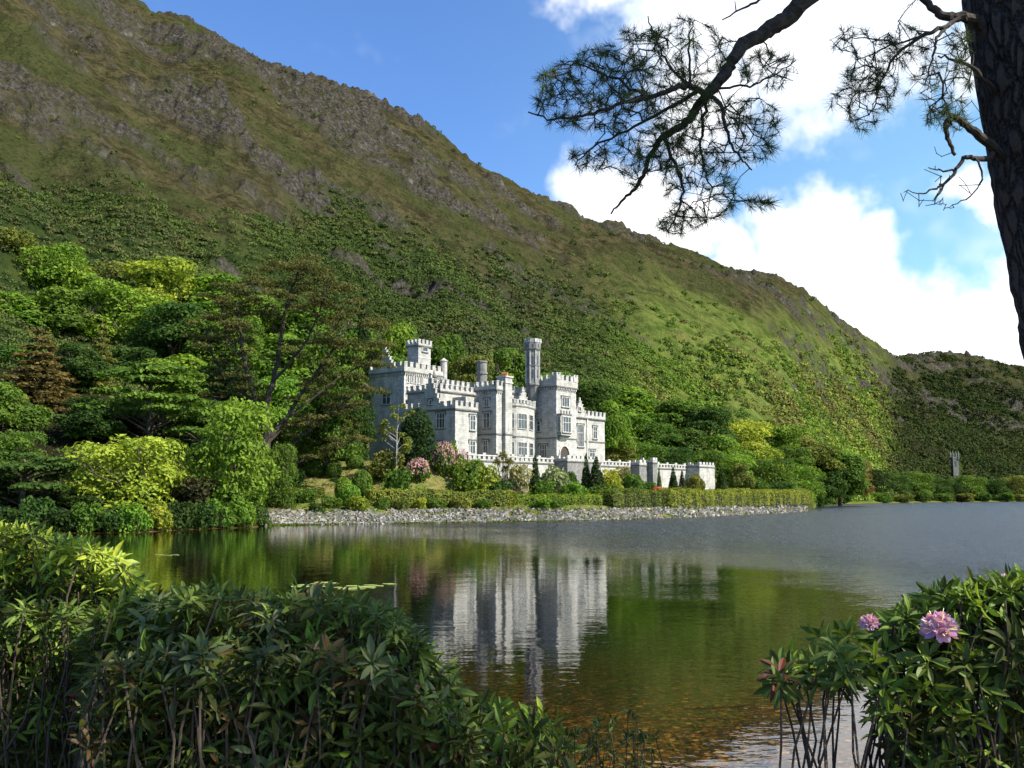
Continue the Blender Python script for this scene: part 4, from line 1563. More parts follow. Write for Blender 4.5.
# behind the garden and the castle
W2g = 'trees on the slope behind the castle'
L = [(352, 322, 62, 250, 'mid'), (398, 318, 66, 262, 'bright'), (386, 352, 50, 250, 'mid'), (442, 332, 60, 290, 'mid'), (470, 352, 50, 280, 'olive'), (508, 345, 56, 300, 'mid'),
     (552, 372, 60, 300, 'bright'), (592, 378, 56, 305, 'deep'), (612, 398, 40, 268, 'bright')]
for i, (px, py, w, Y, g) in enumerate(L):
    put(RP.choice(['b1', 'b2', 'b3']), px, py, w, Y, g, '%s tree behind the castle, %s from the left above its roofs' % (desc[g], ORD[i]), group=W2g, name='broadleaf_tree')
W3 = 'trees of the wood right of the castle'
rows = [
    ('back', [(628, 384, 78, 330, 'bright'), (664, 398, 66, 335, 'mid'), (704, 404, 50, 330, 'deep'), (742, 418, 66, 345, 'yellow'), (776, 424, 54, 365, 'bright'), (808, 436, 52, 385, 'olive'), (838, 448, 48, 420, 'mid')]),
    ('middle', [(622, 410, 62, 300, 'bright'), (652, 420, 52, 302, 'mid'), (688, 426, 56, 305, 'deep'), (722, 434, 60, 312, 'bright'), (754, 440, 52, 325, 'yellow'), (784, 444, 52, 345, 'mid'), (818, 458, 44, 390, 'deep')]),
    ('front', [(612, 436, 46, 272, 'olive'), (642, 441, 44, 276, 'mid'), (672, 446, 42, 280, 'deep'), (704, 448, 48, 286, 'mid'), (732, 452, 50, 290, 'bright'), (764, 456, 54, 300, 'mid'), (792, 462, 46, 330, 'bright'), (806, 468, 34, 350, 'mid')]),
]
for nm, L in rows:
    for i, (px, py, w, Y, g) in enumerate(L):
        put('w1' if nm == 'front' else RP.choice(['b1', 'b2', 'b3', 'w1']), px, py, w * 1.15, Y, g,
            '%s tree, %s from the left in the %s row right of the castle' % (desc[g], ORD[i], nm), group=W3, name='broadleaf_tree')
W4 = 'trees along the far shore'
L = [(840, 468, 36, 548, 'olive'), (855, 455, 34, 570, 'bronze'), (874, 468, 34, 605, 'dark'), (893, 472, 34, 640, 'deep'), (915, 470, 36, 670, 'mid'), (938, 476, 30, 690, 'deep'),
     (968, 474, 34, 720, 'mid'), (992, 478, 32, 745, 'deep'), (1016, 474, 34, 760, 'olive'), (955, 482, 24, 705, 'dark')]
for i, (px, py, w, Y, g) in enumerate(sorted(L)):
    put('w1', px, py, w, Y, g, '%s tree at the water, %s from the left along the far shore' % (desc[g], ORD[i]), group=W4, name='broadleaf_tree')


for i, px in enumerate((816, 824, 833, 843, 884, 902, 922, 944, 962, 983, 1003, 1020)):
    y = float(shore_y(acol(px))) + 4.0
    put('s1' if i % 2 else 's2', px, (487.5 if i in (2, 3) else 491.5) + (i % 3), 17 + 4 * (i % 3), y, ['deep', 'mid', 'olive'][i % 3], '%s bush at the waterline, %s from the left on the far shore' % (desc[['deep', 'mid', 'olive'][i % 3]], ORD[i]), 'shrub', 'bushes on the far shore', name='shore_bush', zbase=0.2)


# ---- scrub and woodland covering the slopes
def build_scrub():
    rng = np.random.default_rng(77)
    X, Y, Z, t, SX, SY = (HZ[k] for k in ('X', 'Y', 'Z', 't', 'SX', 'SY'))
    dens = HZ['green'] * (1 - 0.85 * HZ['rock']) * (0.25 + 0.75 * sstep(fbm(X / 30, Y / 30, 201, 4), 0.36, 0.60))
    lushd = HZ['lush'] * (0.40 + 0.6 * (1 - sstep(SY, 330, 430)))
    dens = dens * (1 - 0.35 * lushd)
    dens = dens * ((SX > -60) & (SX < 1090)) + 0.0
    dens = np.maximum(dens, 0.55 * (t < 0.16) * ((SX > -60) & (SX < 1090)))
    dens = np.maximum(dens, 0.003 * (SX > -30) * (SX < 1060) * (t < 0.9))
    dens = np.where((SX < 330) & (t < 0.05), 0.2, dens)
    dens[:, -8:] = 0
    dens = np.where((np.abs(SX - 955) < 9) & (SY > 452) & (SY < 492), 0, dens)
    # grid rows get denser in metres with smaller mountains: weight by cell size
    wgt = (dens * np.sqrt(Y)).ravel()
    wgt /= wgt.sum()
    dens_x = 0
    n = 32000
    k = rng.choice(len(wgt), n, p=wgt)
    x, y, z = X.ravel()[k], Y.ravel()[k], Z.ravel()[k]
    x = x + rng.uniform(-1, 1, n) * 0.9
    sx, sy, tt = SX.ravel()[k], SY.ravel()[k], t.ravel()[k]
    lush = HZ['lush'].ravel()[k]
    r = (0.0047 * y) * rng.uniform(0.55, 1.35, n) * (1.25 - 0.5 * sstep(tt, 0.1, 0.6))
    r = np.maximum(r, 1.2) * np.where(rng.random(n) < 0.08, 1.35, 1.0)
    m = 36
    d = rng.normal(size=(n, m, 3))
    d /= np.linalg.norm(d, axis=2)[:, :, None]
    d[:, :, 2] = np.abs(d[:, :, 2])
    R = r[:, None, None] * rng.uniform(0.7, 1.05, (n, m, 1))
    pos = np.stack([x, y, z], -1)[:, None, :] + d * R * np.array([1.0, 1.0, 0.75])
    v, f = cards(pos.reshape(-1, 3), d.reshape(-1, 3), np.repeat(np.minimum(r * 0.25, 0.0012 * y), m), rng, 0.38, 0.75)
    pal = np.array([(0.040, 0.058, 0.016), (0.048, 0.070, 0.018), (0.060, 0.082, 0.020), (0.066, 0.068, 0.026), (0.044, 0.060, 0.022)])
    pal2 = np.array([(0.085, 0.135, 0.020), (0.125, 0.165, 0.026), (0.060, 0.100, 0.018), (0.150, 0.165, 0.036), (0.105, 0.100, 0.034)])
    zone = fbm(x / 35, y / 35, 211, 3)
    pi = np.clip(((zone - 0.3) / 0.4 * 4 + rng.normal(size=n) * 0.9).astype(int), 0, 4)
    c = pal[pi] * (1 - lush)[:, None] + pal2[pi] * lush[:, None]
    farr = sstep(sx, 875, 905)  # far right hill scrub darkened: cloud shadow put into its colour
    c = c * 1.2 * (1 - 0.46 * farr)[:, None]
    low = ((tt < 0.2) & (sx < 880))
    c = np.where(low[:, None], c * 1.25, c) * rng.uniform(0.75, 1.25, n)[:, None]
    c4 = np.hstack([c, np.ones((n, 1))])
    tint = np.clip(0.5 + 0.13 * rng.normal(size=n * m), 0, 1)
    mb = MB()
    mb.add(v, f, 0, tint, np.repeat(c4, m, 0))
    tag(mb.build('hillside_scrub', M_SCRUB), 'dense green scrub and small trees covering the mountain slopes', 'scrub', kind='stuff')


build_scrub()
# ------------------------------------------------------------------ the big spreading pine left of the castle
def big_pine():
    rng = np.random.default_rng(21)
    Y = 160.0
    base = at(262, 498, Y)
    zb = ground_z(base[0], Y) - 0.3
    S = Y / 1000.0
    root = empty('spreading_pine', (base[0], Y, zb), 'huge old pine with dark spreading limbs and brownish flat-topped crown left of the castle', 'tree')
    P = lambda px, py, dy=0.0: at(px, py, Y + dy)
    tb = MB()
    forks = [
        [(262, 505), (262, 480), (266, 450), (268, 425), (266, 400)],
        [(266, 430), (258, 405), (250, 385), (243, 355), (240, 325), (236, 300)],
        [(266, 405), (274, 380), (280, 350), (284, 320), (292, 290), (300, 268)],
        [(267, 440), (285, 420), (300, 395), (318, 370), (335, 345), (352, 320)],
        [(264, 460), (290, 445), (315, 425), (340, 405), (366, 385)],
        [(270, 470), (300, 462), (330, 448), (352, 440)],
        [(258, 405), (240, 390), (222, 375), (210, 350), (205, 325)],
        [(274, 380), (292, 360), (310, 335), (322, 305), (325, 280)],
        [(285, 420), (310, 400), (340, 378), (370, 360), (382, 350)],
        [(264, 450), (280, 430), (300, 425), (330, 412), (356, 405)],
        [(245, 360), (228, 340), (222, 315), (228, 290)],
        [(266, 415), (250, 400), (232, 395), (218, 400)],
    ]
    lobes = []
    for i, L in enumerate(forks):
        dy = 0.0 if i < 1 else rng.uniform(-5, 5)
        pts = [P(px, py, dy * (k / (len(L) - 1))) for k, (px, py) in enumerate(L)]
        r0 = [0.75, 0.5, 0.5, 0.4, 0.34, 0.28, 0.3, 0.26, 0.24, 0.24, 0.22, 0.2][i]
        # smooth the polyline
        pts = np.array(pts)
        tt = np.linspace(0, len(pts) - 1, 4 * len(pts))
        pts = np.stack([np.interp(tt, np.arange(len(pts)), pts[:, c]) for c in range(3)], -1)
        pts[1:-1] += rng.normal(size=(len(pts) - 2, 3)) * 0.09
        tb.tube(pts, np.linspace(r0, r0 * (0.3 if i else 0.7), len(pts)), 7)
        if i:
            for k in range(len(pts) // 3, len(pts), 2):
                for _ in range(2):
                    o = rng.normal(size=3) * np.array([2.1, 2.6, 0.9])
                    o[2] = abs(o[2]) * 0.7 - 0.1
                    tip = pts[k] + o * (0.9 if k > len(pts) * 0.6 else 0.7)
                    tb.tube([pts[k], (pts[k] + tip) / 2 + [0, 0, -0.15], tip], [0.10, 0.06, 0.03], 4)
                    r = rng.uniform(0.75, 1.5)
                    lobes.append([*tip, r * 1.3, r * 1.3, r * 0.42])
    tb.build('trunk', mat_plain('pine_bark', (0.045, 0.034, 0.027), 0.95, 0.4, 3, 0.5), root)
    top = [(240, 285), (262, 272), (285, 264), (305, 262), (325, 272), (345, 288), (360, 305), (372, 325), (380, 345), (225, 300), (212, 318), (206, 340), (250, 300), (275, 288),
           (300, 285), (320, 300), (340, 318), (300, 310), (270, 310), (356, 345), (330, 345), (375, 365), (350, 372), (232, 325), (365, 390)]
    for px, py in top:
        for _ in range(3):
            c = P(px + rng.uniform(-9, 9), py + rng.uniform(-4, 8), rng.uniform(-6, 6))
            r = rng.uniform(1.0, 1.9)
            lobes.append([*c, r * 1.4, r * 1.5, r * 0.42])
    cb = MB()
    crown_cards(cb, rng, lobes, 38000, 0.21, jit=0.8, low=-0.3, depth=0.6)
    c = cb.build('crown', M_LEAF, root)
    c.color = (0.092, 0.092, 0.028, 1)
    # second dark-stemmed pine near the garden
    Y = 172.0
    base = at(327, 462, Y)
    zb = ground_z(base[0], Y) - 0.3
    root = empty('garden_pine', (base[0], Y, zb), 'low dark-trunked pine with brownish green layers standing on the garden slope', 'tree')
    P = lambda px, py, dy=0.0: at(px, py, Y + dy)
    tb = MB()
    lobes = []
    tb.tube([P(326, 470), P(327, 445), P(329, 425), P(331, 402)], [0.4, 0.34, 0.25, 0.1], 7)
    for k in range(26):
        py = rng.uniform(396, 445)
        px = 334 + rng.uniform(-22, 26)
        c = P(px, py, rng.uniform(-3.5, 3.5))
        tb.tube([P(329, py + 14), (P(329, py + 10) + c) / 2, c], [0.12, 0.08, 0.03], 4)
        r = rng.uniform(0.7, 1.3)
        lobes.append([*c, r * 1.4, r * 1.4, r * 0.5])
    tb.build('trunk', M_BARK, root)
    cb = MB()
    crown_cards(cb, rng, lobes, 4200, 0.24, jit=0.9, low=-0.4, depth=0.5)
    c = cb.build('crown', M_LEAF, root)
    c.color = (0.095, 0.100, 0.028, 1)
    # slender birch with a pale stem
    Y = 166.0
    base = at(397, 488, Y)
    root = empty('slender_birch', (base[0], Y, ground_z(base[0], Y) - 0.2), 'slender pale-stemmed young tree with airy yellowish leaves before the castle', 'tree')
    tb = MB()
    tb.tube([P(397, 492), P(396.5, 460), P(397, 430), P(399, 405)], [0.12, 0.1, 0.07, 0.03], 6)
    lobes = []
    for k in range(22):
        py = rng.uniform(404, 452)
        c = at(397 + rng.uniform(-17, 17), py, Y + rng.uniform(-2, 2))
        tb.tube([at(397, py + 10, Y), c], [0.04, 0.015], 4)
        r = rng.uniform(0.4, 0.85)
        lobes.append([*c, r, r, r * 0.8])
    tb.build('trunk', mat_plain('pale_bark', (0.42, 0.38, 0.31), 0.9, 0.3, 5, 0.3), root)
    cb = MB()
    crown_cards(cb, rng, lobes, 2300, 0.19, jit=1.0, low=-0.6, depth=0.8)
    c = cb.build('crown', M_LEAF, root)
    c.color = (0.15, 0.17, 0.035, 1)


big_pine()

# ------------------------------------------------------------------ garden plants (px, top, width, bottom px for the base)
G1 = 'clipped round shrubs in the castle garden'
for px, top, w, Y, lab in ((362, 470, 21, 160, 'large clipped dark green ball beside the pale-stemmed tree'),
                           (344, 477, 18, 156, 'upper of two touching bright clipped balls on the lawn'),
                           (350, 484, 22, 153.5, 'lower and wider of two touching bright clipped balls on the lawn'),
                           (316, 458, 20, 172, 'clipped shrub left of its neighbour below the low pine'),
                           (334, 460, 16, 171, 'smaller clipped shrub below the low pine trunk'),
                           (355, 455, 18, 176, 'dark clipped shrub behind the large round ball')):
    put('ball', px, top, w, Y, 'bright' if 'bright' in lab else 'mid', lab, 'shrub', G1, name='clipped_shrub', hmin=2.0)
o = put('col', 417.5, 408, 37, 172, 'dark', 'tall dense blackish green columnar yew in front of the west wing', 'tree', name='columnar_yew', var=0)
G2 = 'cone-shaped yews below the terrace wall'
for px, top, w, Y, g, lab in ((535, 457, 19, 178, 'dark', 'dark cone-shaped yew in front of the canted bay'),
                              (586, 456, 15, 197, 'deep', 'green narrow cone against the shaded first bastion'),
                              (596, 459, 25, 196, 'dark', 'broad dark cone-shaped yew at the right of the first bastion'),
                              (673, 468, 14, 224, 'dark', 'dark cone-shaped yew left of its close twin by the second bastion'),
                              (682, 471, 11, 226, (0.045, 0.045, 0.018), 'brownish narrow cone right of its close twin'),
                              (721, 469, 17, 244, 'dark', 'dark cone-shaped yew right of the end bastion'),
                              (659, 468, 7, 229, 'mid', 'thin green ivy-like cone on the second bastion')):
    put('cone', px, top, w, Y, g, lab, 'tree', G2, name='conical_yew', var=0.03, hmin=3.0)
o = put('b3', 738, 462, 30, 246, 'olive', 'small round-headed olive tree right of the terrace end', 'tree', name='round_headed_tree')
G3 = 'loose shrubs between hedge and terrace wall'
PINKB = (0.10, 0.095, 0.045)
for i, (px, top, w, Y, g, lab) in enumerate((
        (385, 452, 40, 168, 'olive', 'wide olive shrub left of the columnar yew'), (398, 466, 30, 162, 'mid', 'low green shrub behind the left end of the hedge'),
        (300, 438, 44, 180, 'yellow', 'yellow-green shrub glowing below the big pine'), (318, 430, 36, 190, 'yellow', 'yellow-green shrub higher on the slope below the big pine'),
        (290, 470, 30, 160, 'deep', 'dark shrub at the foot of the big pine'), (304, 488, 30, 152, 'mid', 'low green shrub on the lawn edge left'),
        (281, 488, 22, 148, 'olive', 'olive shrub right of the lakeside rounded tree'), (332, 496, 24, 151, 'mid', 'flat green shrub in the middle of the lawn'),
        (317, 503, 17, 146.8, 'deep', 'small dark shrub at the lawn edge above the stones'), (358, 494, 26, 151, 'yellow', 'bright yellow-green shrub at the hedge left end'),
        (372, 486, 24, 158, 'mid', 'green shrub right of the large clipped ball'), (449, 438, 26, 178, 'yellow', 'yellow-green shrub behind the pink rhododendrons'),
        (468, 460, 40, 171, 'mid', 'green shrub right of the pink rhododendrons'), (486, 464, 34, 172, 'yellow', 'yellow-green shrub left of the cabbage palm'),
        (515, 466, 34, 176, (0.22, 0.22, 0.11), 'cream-flowered shrub right of the cabbage palm'), (555, 464, 34, 186, (0.25, 0.26, 0.13), 'cream-flowered shrub right of the dark cone in mid-terrace'),
        (570, 472, 24, 188, 'deep', 'dark arching shrub left of the first bastion'), (541, 478, 30, 178, 'mid', 'low green shrub right of the mid-terrace cone'),
        (612, 470, 26, 203, 'yellow', 'yellow shrub right of the broad cone'), (634, 472, 26, 212, 'mid', 'green shrub below the second bastion'),
        (624, 467, 22, 218, (0.20, 0.20, 0.09), 'pale shrub against the lit terrace wall'), (694, 473, 22, 232, 'olive', 'olive shrub left of the end bastion'),
        (646, 482, 20, 215, 'mid', 'small green shrub left of the red azalea'), (497, 478, 30, 172, 'deep', 'dark low shrub under the cabbage palm'),
        (600, 484, 40, 194, 'mid', 'wide low shrub on the hedge top right of the first bastion'), (573, 480, 30, 181, 'bright', 'bright low shrub left of the broad cone'),
        (760, 478, 26, 262, 'mid', 'green shrub right of the round-headed tree'), (782, 480, 28, 275, 'deep', 'dark shrub near the hedge right end'),
        (818, 487, 20, 490, (0.10, 0.07, 0.06), 'reddish brown round shrub beyond the hedge end'), (834, 493, 14, 530, 'olive', 'small olive shrub on the far grassy point'))):
    put('s1' if i % 2 else 's2', px, top, w, Y, g, lab, 'shrub', G3, name='shrub')

put('w1', 360, 402, 34, 200, 'deep', 'dark green bushy tree covering the foot of the white outbuilding', 'tree', name='bushy_tree')
put('s1', 348, 432, 40, 190, 'mid', 'green shrub below the white outbuilding', 'shrub', G3, name='shrub')


def flower_dots(parent, name, c, W, H, rng, n, size, col, mat):
    d = rng.normal(size=(n, 3))
    d /= np.linalg.norm(d, axis=1)[:, None]
    d[:, 2] = np.abs(d[:, 2])
    pos = np.array(c) + d * np.array([W, W, H]) * rng.uniform(0.88, 1.12, (n, 1))
    v, f = cards(pos, d, size, rng, 0.7, 0.9)
    mb = MB()
    mb.add(v, f, 0, rng.uniform(0, 1, n), (*col, 1))
    return mb.build(name, mat, parent)


G4 = 'flowering rhododendrons below the castle'
for px, top, w, Y, lab, col in ((418, 458, 25, 168, 'round shrub covered in pale pink blossom right of the columnar yew foot', (0.55, 0.27, 0.36)),
                                (444, 441, 24, 173, 'tall pink-blossomed rhododendron beside the west wing corner', (0.50, 0.25, 0.33)),
                                (461, 449, 22, 177, 'pink-blossomed shrub against the left end of the terrace parapet', (0.50, 0.27, 0.34)),
                                (658, 487, 13, 214, 'small bright red azalea behind the hedge', (0.60, 0.10, 0.07))):
    o = put('s1', px, top, w, Y, 'mid', lab, 'shrub', G4, name='rhododendron')
    H = at(px, top, Y)[2] - o.location.z
    rng = np.random.default_rng(int(px))
    W = w / 2000 * Y
    fo = flower_dots(o, 'blossom', (0, 0, 0), 1, 1, rng, 10, 0.1, col, M_PETAL) if False else None
    d = rng.normal(size=(520, 3))
    d /= np.linalg.norm(d, axis=1)[:, None]
    d[:, 2] = np.where(d[:, 2] < -0.3, -d[:, 2], d[:, 2])
    sc = np.array(o.scale)
    pos = np.array([0, 0, 1.5]) + d * np.array([1.85, 1.85, 1.45]) * rng.uniform(0.9, 1.08, (520, 1))
    v, f = cards(pos, d, 0.13 / sc.mean(), rng, 0.6, 0.9)
    mb = MB()
    mb.add(v, f, 0, rng.uniform(0, 1, 520), (*col, 1))
    mb.build('blossom', M_PETAL, o, local=True)


def cabbage_palm(px, top, bot, Y, label):
    rng = np.random.default_rng(int(px))
    b_, t_ = at(px, bot, Y), at(px, top, Y)
    root = empty('cabbage_palm', tuple(b_), label, 'palm')
    tb = MB()
    cb = MB()
    for k, (dx, hz) in enumerate(((0, 1), (-1.0, 0.8), (1.0, 0.82), (0.4, 0.62))):
        H = (t_[2] - b_[2] - 1.0) * hz
        head = b_ + np.array([dx, rng.uniform(-.5, .5), H])
        tb.tube([b_, b_ + np.array([dx * 0.5, 0, H * 0.45]), head], [0.16, 0.13, 0.1], 6)
        for q in range(150):
            d = rng.normal(size=3)
            d[2] = d[2] * 0.8 + 0.15
            d /= np.linalg.norm(d)
            L = rng.uniform(0.8, 1.25)
            e = head + d * L
            e[2] -= 0.28 * L
            s = np.cross(d, rng.normal(size=3))
            s = s / np.linalg.norm(s) * 0.055
            mid_ = head + d * L * 0.55
            cb.add([head, mid_ + s, e, mid_ - s], [[0, 1, 2, 3]], 0, rng.uniform(0.2, 0.9))
    tb.build('trunk', M_BARK, root)
    c = cb.build('crown', M_LEAF, root)
    c.color = (0.15, 0.14, 0.04, 1)


cabbage_palm(503, 449, 492, 172, 'brownish green cabbage palm with spiky heads in front of the terrace parapet')


# ------------------------------------------------------------------ hedges along the lake wall
def hedge(name, label, pts, w, h, col, seed, n_per_m=150, group=None, wob=0.6):
    """pts: list of (x, y, zbase)"""
    rng = np.random.default_rng(seed)
    P = np.array(pts, float)
    seg = np.linalg.norm(np.diff(P[:, :2], axis=0), axis=1)
    cum = np.concatenate([[0], np.cumsum(seg)])
    L = cum[-1]
    root = empty(name, tuple(P[0]), label, 'hedge', group)
    n = int(L * n_per_m)
    s = rng.uniform(0, L, n)

    def pos_at(s):
        return np.stack([np.interp(s, cum, P[:, i]) for i in range(3)], -1)
    c = pos_at(s)
    dr = pos_at(np.minimum(s + 0.3, L)) - pos_at(np.maximum(s - 0.3, 0))
    dr[:, 2] = 0
    dr /= np.linalg.norm(dr, axis=1)[:, None]
    side = np.stack([dr[:, 1], -dr[:, 0], np.zeros(n)], -1)
    hh = h * (1 + 0.20 * (fbm(s / 3.0, s * 0, seed, 3) - 0.5) * 2)
    bulge = 1 + wob * (fbm(s / 2.0, s * 0 + 5, seed + 1, 3) - 0.5) * 2
    u = rng.random(n)
    front = u < 0.5
    topm = (u >= 0.5) & (u < 0.85)
    v_ = rng.random(n)
    lat = np.where(front, w / 2 * bulge * (1 - 0.15 * v_ ** 3), np.where(topm, (v_ * 2 - 1) * w / 2, -w / 2))
    zz = np.where(topm, hh, v_ * hh)
    nr = np.where(front[:, None], side + [0, 0, 0.2], np.where(topm[:, None], np.array([0, 0, 1.0]), -side))
    pos = c + side * lat[:, None]
    pos[:, 2] += zz
    pos += rng.normal(size=(n, 3)) * 0.09
    clump = fbm(s / 1.1, zz * 1.3 + lat, seed + 2, 2)
    tint = np.clip(0.5 + 0.5 * (clump - 0.5) * 2 + 0.13 * rng.normal(size=n), 0, 1)
    v, f = cards(pos, nr, 0.17, rng, 0.6, 0.65)
    mb = MB()
    mb.add(v, f, 0, tint)
    o = mb.build('foliage', M_LEAF, root)
    o.color = (*col, 1)
    for e_ in (0, 1):
        ne = 260
        ce = pos_at(np.full(ne, L * e_))
        se = side[0] if e_ == 0 else side[-1]
        de = (dr[np.argmin(s)] * -1) if e_ == 0 else dr[np.argmax(s)]
        se = np.array([de[1], -de[0], 0]) * (1 if e_ else -1)
        pe = ce + se * rng.uniform(-w / 2, w / 2, (ne, 1)) + np.array([0, 0, 1]) * rng.uniform(0, h, (ne, 1)) + rng.normal(size=(ne, 3)) * 0.12
        v, f = cards(pe, np.tile(de, (ne, 1)), 0.17, rng, 0.6, 0.65)
        me_ = MB()
        me_.add(v, f, 0, rng.random(ne))
        oe = me_.build('end_foliage', M_LEAF, root)
        oe.color = (*col, 1)
    core = MB()  # solid dark box added inside so the leaves are not see-through
    m = max(2, int(L / 1.5))
    ss = np.linspace(0.7, L - 0.7, m)
    cc = pos_at(ss)
    d2 = np.gradient(cc, axis=0)
    d2[:, 2] = 0
    d2 /= np.linalg.norm(d2, axis=1)[:, None]
    sd = np.stack([d2[:, 1], -d2[:, 0], np.zeros(m)], -1)
    rg = []
    for i in range(m):
        a, b_ = cc[i] + sd[i] * (w / 2 - 0.6), cc[i] - sd[i] * (w / 2 - 0.5)
        rg.append(np.array([a - [0, 0, 0.3], a + [0, 0, h * 0.74], b_ + [0, 0, h * 0.74], b_ - [0, 0, 0.3]]))
    core.rings(rg)
    core.build('dark_core', mat_plain('hedge_dark_core', (0.022, 0.026, 0.010), 0.95, 0.5, 5, 0.5), root)
    return root


def shore_pts(px0, px1, off, n, dz=0.0):
    out = []
    for px in np.linspace(px0, px1, n):
        a = float(acol(px))
        y = float(shore_y(a)) + off
        x = a * y
        out.append((x, y, ground_z(x, y) + dz))
    return out


HG = 'clipped hedges along the lake wall'
hedge('hedge', 'long yellow-green clipped hedge from the clipped balls to the cabbage palm', shore_pts(368, 512, 8.0, 14), 2.6, 2.25, (0.17, 0.195, 0.034), 31, 170, HG)
hedge('hedge', 'lower bright green hedge in front of the dark cones and first bastion', shore_pts(514, 606, 10.0, 10, -0.1), 2.4, 1.7, (0.15, 0.21, 0.028), 32, 170, HG)
hedge('hedge', 'mid green bushy hedge below the second bastion', shore_pts(606, 664, 7.0, 8, -0.2), 3.0, 2.9, (0.11, 0.14, 0.028), 33, 170, HG)
hedge('hedge', 'yellow-green hedge running out to the point at the right', shore_pts(664, 806, 6.5, 16, -0.3), 3.2, 3.2, (0.20, 0.22, 0.032), 34, 140, HG)
hedge('hedge', 'short low hedge on the lawn left of the clipped balls', shore_pts(284, 322, 14.0, 5), 1.8, 1.3, (0.10, 0.13, 0.025), 35, 170, HG)
for i, (px, w, h, g) in enumerate(((384, 16, 1.7, 'mid'), (401, 20, 1.9, 'olive'), (418, 18, 1.6, 'yellow'), (437, 22, 1.8, 'mid'), (459, 20, 1.7, 'olive'), (483, 20, 1.6, 'mid'), (540, 24, 1.5, 'bright'), (556, 18, 1.8, 'mid'))):
    a = float(acol(px))
    y = float(shore_y(a)) + 5.6
    z = ground_z(a * y, y)
    _, py = project(a * y, y, z + h)
    put('s1' if i % 2 else 's2', px, py, w, y, g, 'low %s shrub growing on the bank before the hedge, %s from the left' % (desc[g], ORD[i]), 'shrub', 'low shrubs on the stony bank', name='bank_shrub')


# ------------------------------------------------------------------ stony bank
def stone_shape(rng, n):
    base = np.array([[1, 1, 1], [1, 1, -1], [1, -1, 1], [1, -1, -1], [-1, 1, 1], [-1, 1, -1], [-1, -1, 1], [-1, -1, -1]], float)
    v = base[None] * rng.uniform(0.55, 1.0, (n, 8, 3))
    F_ = np.array([[0, 2, 3, 1], [4, 5, 7, 6], [0, 1, 5, 4], [2, 6, 7, 3], [0, 4, 6, 2], [1, 3, 7, 5]])
    return v, F_


def scatter_stones(name, pos, size, rng, cols, mat, flat=0.6, label=None, cat=None):
    n = len(pos)
    v, F_ = stone_shape(rng, n)
    sc = np.stack([size * rng.uniform(0.7, 1.4, n), size * rng.uniform(0.7, 1.4, n), size * flat * rng.uniform(0.6, 1.3, n)], -1)
    v = v * sc[:, None, :]
    a = rng.uniform(0, 6.28, n)
    ca, sa = np.cos(a)[:, None], np.sin(a)[:, None]
    x, y = v[:, :, 0] * ca - v[:, :, 1] * sa, v[:, :, 0] * sa + v[:, :, 1] * ca
    tl_ = rng.normal(size=(n, 1)) * 0.3
    v = np.stack([x, y, v[:, :, 2] + x * tl_], -1) + pos[:, None, :]
    f = (F_[None] + (np.arange(n) * 8)[:, None, None]).reshape(-1, 4)
    ci = rng.integers(0, len(cols), n)
    c = np.array(cols)[ci] * rng.uniform(0.75, 1.2, (n, 1))
    c = np.hstack([np.clip(c, 0, 0.85), np.ones((n, 1))])
    mb = MB()
    mb.add(v.reshape(-1, 3), f, 0, 0.5, np.repeat(c, 6, 0))
    o = mb.build(name, mat)
    return tag(o, label, cat, kind='stuff')


def mat_col(name, rough=0.9):
    m = bpy.data.materials.new(name)
    nt = NT(m)
    base = nd(nt, 'ShaderNodeAttribute', attribute_name='col').outputs['Color']
    geo = nd(nt, 'ShaderNodeNewGeometry')
    n1 = noise(nt, geo.outputs['Position'], 7.0, 4, 0.6)
    c = mixc(nt, smooth(nt, n1, 0.4, 0.65, 0, 0.45), base, mixc(nt, 1.0, base, (0.45, 0.45, 0.4), 'MULTIPLY'))
    b = nd(nt, 'ShaderNodeBsdfPrincipled', ins={'Base Color': c, 'Roughness': rough})
    bsdf_out(nt, b.outputs[0])
    return m


M_STONES = mat_col('loose_stone')


